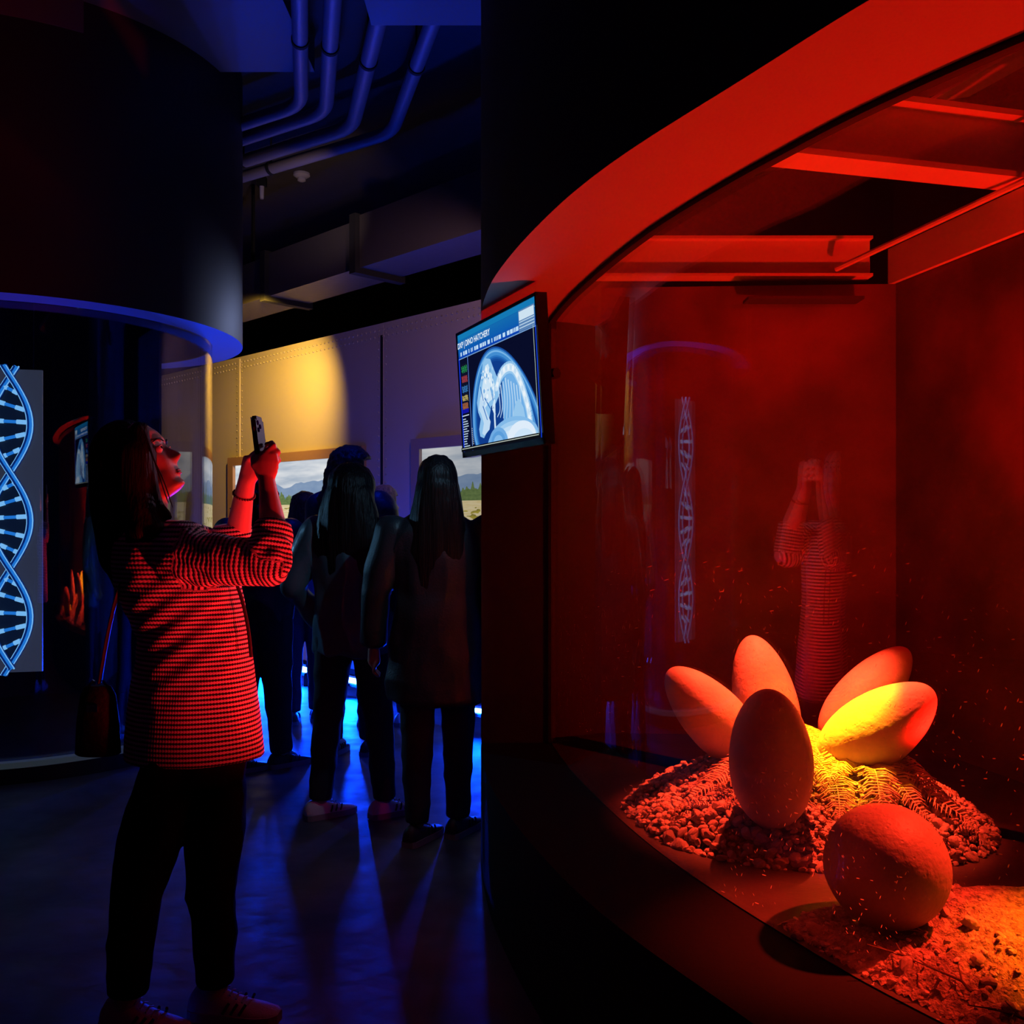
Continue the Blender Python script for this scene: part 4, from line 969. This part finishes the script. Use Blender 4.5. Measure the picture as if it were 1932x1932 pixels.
# trousers
mb = MB(); mb.cap(LEG1[:4] + [P(242, 1872, 2.58)], [.066, .086, .064, .060, .050], 18, flat=[4]); mb.cap(LEG2[:4] + [P(405, 1856, 2.648)], [.080, .082, .064, .058, .048], 18, flat=[4])
mb.rings([(P(367, 1470, WY), .135, .11), (P(366, 1420, WY), .145, .11), (P(366, 1360, WY), .12, .10), (P(366, 1300, WY), .09, .08)], 30)
me = remeshed(mb, 'trousers', .008, 4); displace(me, folds(.005, 9, 9, 8)); wl(me, 'trousers', mat('black_denim', (.008, .008, .010), .9, bump=.15, bscale=120, spec=.1))
# sneakers
def sneaker(c, yaw_, mcol, parent):
    M_ = Matrix.Translation(c) @ Matrix.Rotation(yaw_, 4, 'Z'); mb = MB()
    for i, (x, hw_, h0, h1) in enumerate(()): pass
    secs = [(-.075, .024, .060), (-.06, .034, .082), (-.03, .036, .092), (.0, .037, .088), (.04, .039, .070), (.085, .043, .052), (.13, .042, .042), (.165, .032, .034), (.182, .014, .026)]
    n = 20; vs = []
    for x, hw_, hz in secs:
        for k in range(n):
            q = 2 * pi * k / n; vs.append(M_ @ Vector((x, hw_ * cos(q), .026 + (hz - .026) * max(0, sin(q)) + .004 * min(0, sin(q)))))
    fs = [(i * n + k, i * n + (k + 1) % n, (i + 1) * n + (k + 1) % n, (i + 1) * n + k) for i in range(len(secs) - 1) for k in range(n)]
    fs.append(tuple(range(n - 1, -1, -1))); fs.append(tuple((len(secs) - 1) * n + k for k in range(n)))
    mb.add(vs, fs); sh = link('sneaker', mb.mesh('sneaker', True), mcol, parent)
    mb = MB(); out = [(x, hw_ + .004) for x, hw_, hz in secs]; polyp = [(x, y) for x, y in out] + [(x, -y) for x, y in out[::-1]]
    mb.prism(polyp, 0, .026); me2 = mb.mesh('sole'); me2.transform(M_); link('sole', me2, mat('rubber_sole', (.30, .28, .28), .7), sh)
    mb = MB()
    for sd in (-1, 1):
        for k in range(3):
            x = .035 + k * .024
            pts = [Vector((x + .004 * q * 3, sd * (.0405 - .0035 * q * q * 3), .034 + q * .0085)) for q in (0, 1, 2)]
            pts = [Vector((x, sd * .0415, .031)), Vector((x + .008, sd * .038, .045)), Vector((x + .014, sd * .029, .055))]
            mb = MB(); mb.tube([M_ @ p for p in pts], .0042, 6); link('stripe', mb.mesh('stripe'), mat('dark_stripe', (.015, .015, .02), .6), sh)
    mb = MB()
    for k in range(5):
        x = .03 + k * .017; z = .085 - k * .0085; mb.tube([M_ @ Vector((x, -.018, z - .006)), M_ @ Vector((x, 0, z + .002)), M_ @ Vector((x, .018, z - .006))], .0025, 6)
    link('laces', mb.mesh('laces'), mat('shoe_lace', (.4, .4, .42), .8), sh)
    return sh
snk = mat('pale_suede', (.42, .38, .42), .8, bump=.2, bscale=150)
wl0 = Vector(wo.location)
sneaker(Vector((P(243, 0, 2.58).x, 2.58, 0)) - wl0 + Vector((0, 0, .001)), R(-14), snk, wo)
sneaker(Vector((P(409, 0, 2.645).x, 2.645, 0)) - wl0 + Vector((0, 0, .001)), R(-8), snk, wo)
# bracelet
bc_ = P(460.5, 933, 2.785); bd = (P(466, 905, 2.76) - P(459, 940, 2.79)).normalized(); e1 = Vector((1, 0, 0)) - bd * bd.x; e1.normalize(); e2 = bd.cross(e1)
br = thing('bracelet', 'beaded bracelet on the raised left wrist of the photographing woman', 'bracelet', bc_)
mb = MB()
for k in range(26): q = 2 * pi * k / 26; mb.ell(e1 * cos(q) * .0305 + e2 * sin(q) * .0305, .0038, None, 8, 6)
mb.build('beads', mat('dark_beads', (.10, .02, .03), .25), br, True)
# phone
ph = thing('mobile_phone', 'dark mobile phone held upright in both hands of the woman', 'phone', P(489, 833, 2.68)); pd = (P(484, 785, 2.68) - P(496, 885, 2.68)).normalized()
yv = Matrix.Rotation(R(-3), 3, 'Z') @ Vector((0, 1, 0)); xv = yv.cross(pd).normalized(); yv = pd.cross(xv).normalized(); PM = Matrix((xv, yv, pd)).transposed()
bm = bmesh.new(); bmesh.ops.create_cube(bm, size=1); 
for v in bm.verts: v.co = Vector((v.co.x * .0135, v.co.y * .072, v.co.z * .150))
vert_e = [e for e in bm.edges if abs((e.verts[0].co - e.verts[1].co).x) > .005]; bmesh.ops.bevel(bm, geom=vert_e, offset=.011, segments=5, affect='EDGES')
bmesh.ops.bevel(bm, geom=list(bm.edges), offset=.0018, segments=2, affect='EDGES', clamp_overlap=True)
me = bpy.data.meshes.new('phone_case'); bm.to_mesh(me); bm.free(); me.transform(PM.to_4x4()); link('case', me, mat('phone_black', (.005, .005, .008), .5, spec=.2), ph)
ph.location = P(490, 836, 2.675)
mb = MB(); mb.box(PM @ Vector((-.0071, 0, 0)), (.0008, .066, .142), PM); mb.build('screen', mat('phone_glass', (.01, .01, .015), .08, emit=(.03, .02, .05), es=.4), ph)
mb = MB()
for zz in (.035, .012): mb.box(PM @ Vector((0, -.0365, zz)), (.003, .0012, .016 if zz > .02 else .01), PM)
mb.build('side_button', mat('phone_metal', (.3, .3, .35), .2, .8), ph)
mb = MB()
for k, (yy, zz) in enumerate(((-.02, .055), (-.02, .035), (-.003, .045))): mb.tube([PM @ Vector((.0062, yy, zz)), PM @ Vector((.009, yy, zz))], .0065, 14)
mb.build('camera_lens', mat('lens_glass', (.01, .01, .02), .05), ph)
# handbag with strap
hb_ = thing('handbag', 'small black handbag hanging on a strap behind the woman', 'bag', (P(185, 1350, 2.62).x, 2.62, P(185, 1428, 2.62).z))
L0 = Vector(hb_.location); mb = MB(); bmc = P(185, 1352, 2.62) - L0
mb.rings([(bmc + Vector((0, 0, -.105)), .055, .03), (bmc + Vector((0, 0, -.10)), .062, .036), (bmc + Vector((0, 0, -.02)), .058, .038), (bmc + Vector((0, 0, .06)), .048, .03), (bmc + Vector((0, 0, .085)), .035, .016)], 28); bagm = mat('black_leather', (.010, .009, .010), .65, bump=.25, bscale=60)
mb.build('pouch', bagm, hb_, True)
mb = MB(); mb.tube(smooth_curve([P(188, 1288, 2.62) - L0, P(203, 1200, 2.60) - L0, P(222, 1120, 2.585) - L0, P(250, 1050, 2.57) - L0], 16), .0045, 8, .011); mb.build('strap', bagm, hb_, True)
mb = MB(); mb.box(bmc + Vector((0, -.036, .03)), (.03, .006, .02)); 
for sx_ in (-.03, .03): mb.tube([bmc + Vector((sx_, 0, .08)), bmc + Vector((sx_ * .4, 0, .1))], .004, 8)
mb.build('buckle', mat('bag_metal', (.6, .5, .6), .2, 1), hb_)

# ---- other visitors seen from behind
def visitor(label, X, Y, H, yaw_, hair, top, legs_, hem, shoe, hairlen=.35, sw_=.20, spread=.10, hairw=.095, arms='pocket', shoe_yaw=0, step=0, thick=1.0, headturn=0, skirt=0, curly=0, legw=1.0, hairshape=1.0):
    t = thing('person', label, 'person', (X, Y, 0)); k = H / 1.68
    v = lambda x, y, z: Vector((x, y, z)) * k
    R0 = Matrix.Rotation(yaw_, 4, 'Z')
    def fin(me, name, m, parent=t): me.transform(R0); return link(name, me, m, parent)
    b = MB(); head_grid(b, v(0, .01, 1.555), Matrix.Rotation(headturn, 3, 'Z') @ Vector((0, 1, 0)), (0, 0, 1), None, k * .97)
    b.cap([v(0, -.01, 1.46), v(0, -.012, 1.40)], [.05 * k, .055 * k])
    b.rings([(v(0, 0, .84), .13 * k, .09 * k), (v(0, 0, .95), .155 * k, .10 * k), (v(0, 0, 1.08), .12 * k, .085 * k), (v(0, 0, 1.25), .13 * k, .08 * k), (v(0, 0, 1.36), .13 * k, .065 * k), (v(0, 0, 1.42), .06 * k, .05 * k)])
    leg = {}
    for s in (-1, 1):
        sy = step * s
        hip, kn, an = v(.085 * s, 0, .88), v((.075 + spread * .5) * s, sy * .4 + .01, .49), v((.06 + spread) * s, sy, .09)
        leg[s] = (hip, kn, an); b.cap([hip, kn, an], [.08 * k, .052 * k, .034 * k]); b.cap([an, an + v(.0, .13, -.05)], [.034 * k, .022 * k])
    arm = {}
    for s in (-1, 1):
        sh = v((sw_ - .035) * s, 0, 1.355)
        if arms == 'pocket': el_, wr, hd_ = v((sw_ + .06) * s, -.05, 1.10), v((sw_ - .02) * s, .10, .93), v((sw_ - .06) * s, .14, .88)
        elif arms == 'down': el_, wr, hd_ = v((sw_ + .03) * s, -.01, 1.09), v((sw_ + .05) * s, .04, .86), v((sw_ + .05) * s, .06, .78)
        else: el_, wr, hd_ = v((sw_ + .02) * s, .04, 1.12), v((sw_ - .09) * s, .24, 1.22), v((sw_ - .14) * s, .30, 1.30)
        arm[s] = (sh, el_, wr); b.cap([sh, el_, wr], [.042 * k, .036 * k, .025 * k]); b.cap([wr, hd_], [.024 * k, .03 * k])
        dh = (hd_ - wr).normalized(); sdv = Vector((0, 1, 0)) if abs(dh.y) < .7 else Vector((1, 0, 0))
        for q, (ln, of) in enumerate(((.062, -.024), (.07, -.008), (.066, .008), (.052, .024))):
            a0 = hd_ + dh * .02 * k + sdv * of * k; b.cap([a0, a0 + dh * ln * .5 * k, a0 + dh * ln * .8 * k + Vector((-.02 * s, 0, 0)) * k], [.0095 * k, .009 * k, .008 * k], 8)
        a0 = hd_ + sdv * .028 * k; b.cap([a0 - dh * .01 * k, a0 + sdv * .018 * k + dh * .02 * k, a0 + sdv * .022 * k + dh * .04 * k], [.011 * k, .01 * k, .009 * k], 8)
    fin(remeshed(b, 'body', .0075, 3, .4), 'body', skin)
    # top / coat
    c = MB(); hz = hem
    bw = (.165 + skirt) * thick
    rg = [(v(0, .0, hz), bw * k, (.125 + skirt * .6) * thick * k), (v(0, 0, (hz + 1.08) / 2), (.17 + skirt * .5) * thick * k, .125 * thick * k), (v(0, 0, 1.08), .158 * thick * k, .118 * thick * k), (v(0, -.005, 1.24), .178 * thick * k, .128 * k), (v(0, -.005, 1.35), (sw_ - .02) * k, .105 * k), (v(0, -.01, 1.405), (sw_ * .62) * k, .08 * k), (v(0, -.012, 1.45), .068 * k, .065 * k)]
    c.rings(rg, 36)
    for s in (-1, 1):
        sh, el_, wr = arm[s]; c.cap([sh, el_], [.074 * k, .062 * k]); c.cap([el_, wr], [.062 * k, .048 * k], flat=[1])
    me = remeshed(c, 'jacket', .009, 4); displace(me, folds(.017 * k, 6, 3.5, X * 7)); fin(me, 'jacket', top)
    c = MB()
    for s in (-1, 1):
        hip, kn, an = leg[s]; c.cap([hip, kn, an + v(0, 0, .0)], [.098 * legw * k, .070 * legw * k, .052 * legw * k], flat=[2])
    c.rings([(v(0, 0, .80), .15 * k, .11 * k), (v(0, 0, .92), .165 * k, .12 * k), (v(0, 0, 1.02), .14 * k, .1 * k)])
    me = remeshed(c, 'trousers', .010, 4); displace(me, folds(.006 * k, 8, 8, X * 3)); fin(me, 'trousers', legs_)
    # hair
    c = MB(); hz0 = 1.585
    c.ell(v(0, -.015, hz0), (hairw * k, .112 * k, .112 * k)); c.ell(v(0, -.035, hz0 - .05), (hairw * 1.02 * k, .1 * k, .12 * k))
    if hairlen > .05:
        c.rings([(v(0, -.055, hz0 - .02), hairw * .98 * k, .075 * k), (v(0, -.065, hz0 - .14), hairw * 1.12 * hairshape * k, .072 * k), (v(0, -.075, hz0 - hairlen * .62), hairw * 1.32 * hairshape * k, .07 * k), (v(0, -.085, hz0 - hairlen), hairw * 1.1 * hairshape * k, .045 * k), (v(0, -.085, hz0 - hairlen - .06), hairw * .6 * k, .03 * k)], 30)
    me = remeshed(c, 'hair', .009, 4)
    if curly: displace(me, lambda p: (.016 if curly == 1 else .007) * noise.noise(p * 26) + .006 * noise.noise(p * 60))
    else: displace(me, lambda p: .006 * noise.noise(Vector((p.x * 40, p.y * 40, p.z * 2.5))))
    # keep the face free: nothing of the hair in front of the brow line
    fd = Matrix.Rotation(headturn, 3, 'Z') @ Vector((0, 1, 0))
    for v_ in me.vertices:
        rel = v_.co - v(0, .01, 1.555); a_ = rel.dot(fd)
        if a_ > .045 * k and rel.z < .06 * k: v_.co -= fd * (a_ - .045 * k)
    fin(me, 'hair', hair)
    for s in (-1, 1):
        an = leg[s][2]; sneaker_M = R0 @ Vector((an.x, an.y, 0)); sneaker(sneaker_M + Vector((0, 0, .001)), yaw_ + R(90) + shoe_yaw, shoe, t)
    return t
hbrown = hairmat('brown_hair', (.05, .028, .018)); hblack = hairmat('black_hair', (.012, .009, .009)); hblond = hairmat('fair_hair', (.30, .20, .12)); 
satin = mat('satin_jacket', (.10, .17, .20), .36, bump=.1, bscale=40); jean = fabric('dark_jeans', (.02, .025, .05)); jeanb = fabric('blue_jeans', (.06, .08, .16))
blk = fabric('black_cloth', (.022, .03, .035), .45); greycloth = fabric('grey_blue_shirt', (.14, .15, .24)); palesh = mat('pale_trainer', (.75, .75, .8), .6); darksh = mat('dark_trainer', (.03, .03, .035), .5)
def at(px, Y): return (px - 966) / F * Y
visitor('person with long dark hair and shiny green blue jacket, pale trainers, seen from behind', at(665, 4.42), 4.42, 1.63, R(-8), hblack, satin, jean, .79, palesh, .42, .215, .09, .115, 'pocket', R(-45), .03, 1.1, hairshape=1.12)
visitor('person with long straight dark hair and long black coat beside the tank', at(826, 4.12), 4.12, 1.645, R(3), hblack, blk, jean, .62, darksh, .50, .235, .03, .092, 'down', R(-30), .05, 1.12, skirt=.03, hairshape=1.12)
visitor('person in dark clothes with curly hair half hidden behind the raised phone', at(490, 5.25), 5.25, 1.62, R(-18), hblack, blk, jean, .86, darksh, .12, .24, .02, .11, 'front', R(-30), .10, 1.15, curly=1, legw=1.15)
visitor('person with loose light brown hair and blue lit shirt before the left landscape screen', at(575, 6.5), 6.5, 1.56, R(10), hbrown, greycloth, jean, .86, darksh, .26, .19, .02, .11, 'front', 0, .04, curly=2)
visitor('tall person with brown wavy hair standing just behind the green blue jacket', at(662, 5.6), 5.6, 1.80, R(-15), hbrown, blk, jean, .85, darksh, .30, .21, .03, .125, 'front', 0, .04, headturn=R(-55), curly=2)
visitor('person with fair hair streak and pale top between the two long haired people', at(728, 6.4), 6.4, 1.60, R(-35), hblond, greycloth, jeanb, .88, palesh, .22, .18, .04, .095, 'front', 0, .08, headturn=R(-30))
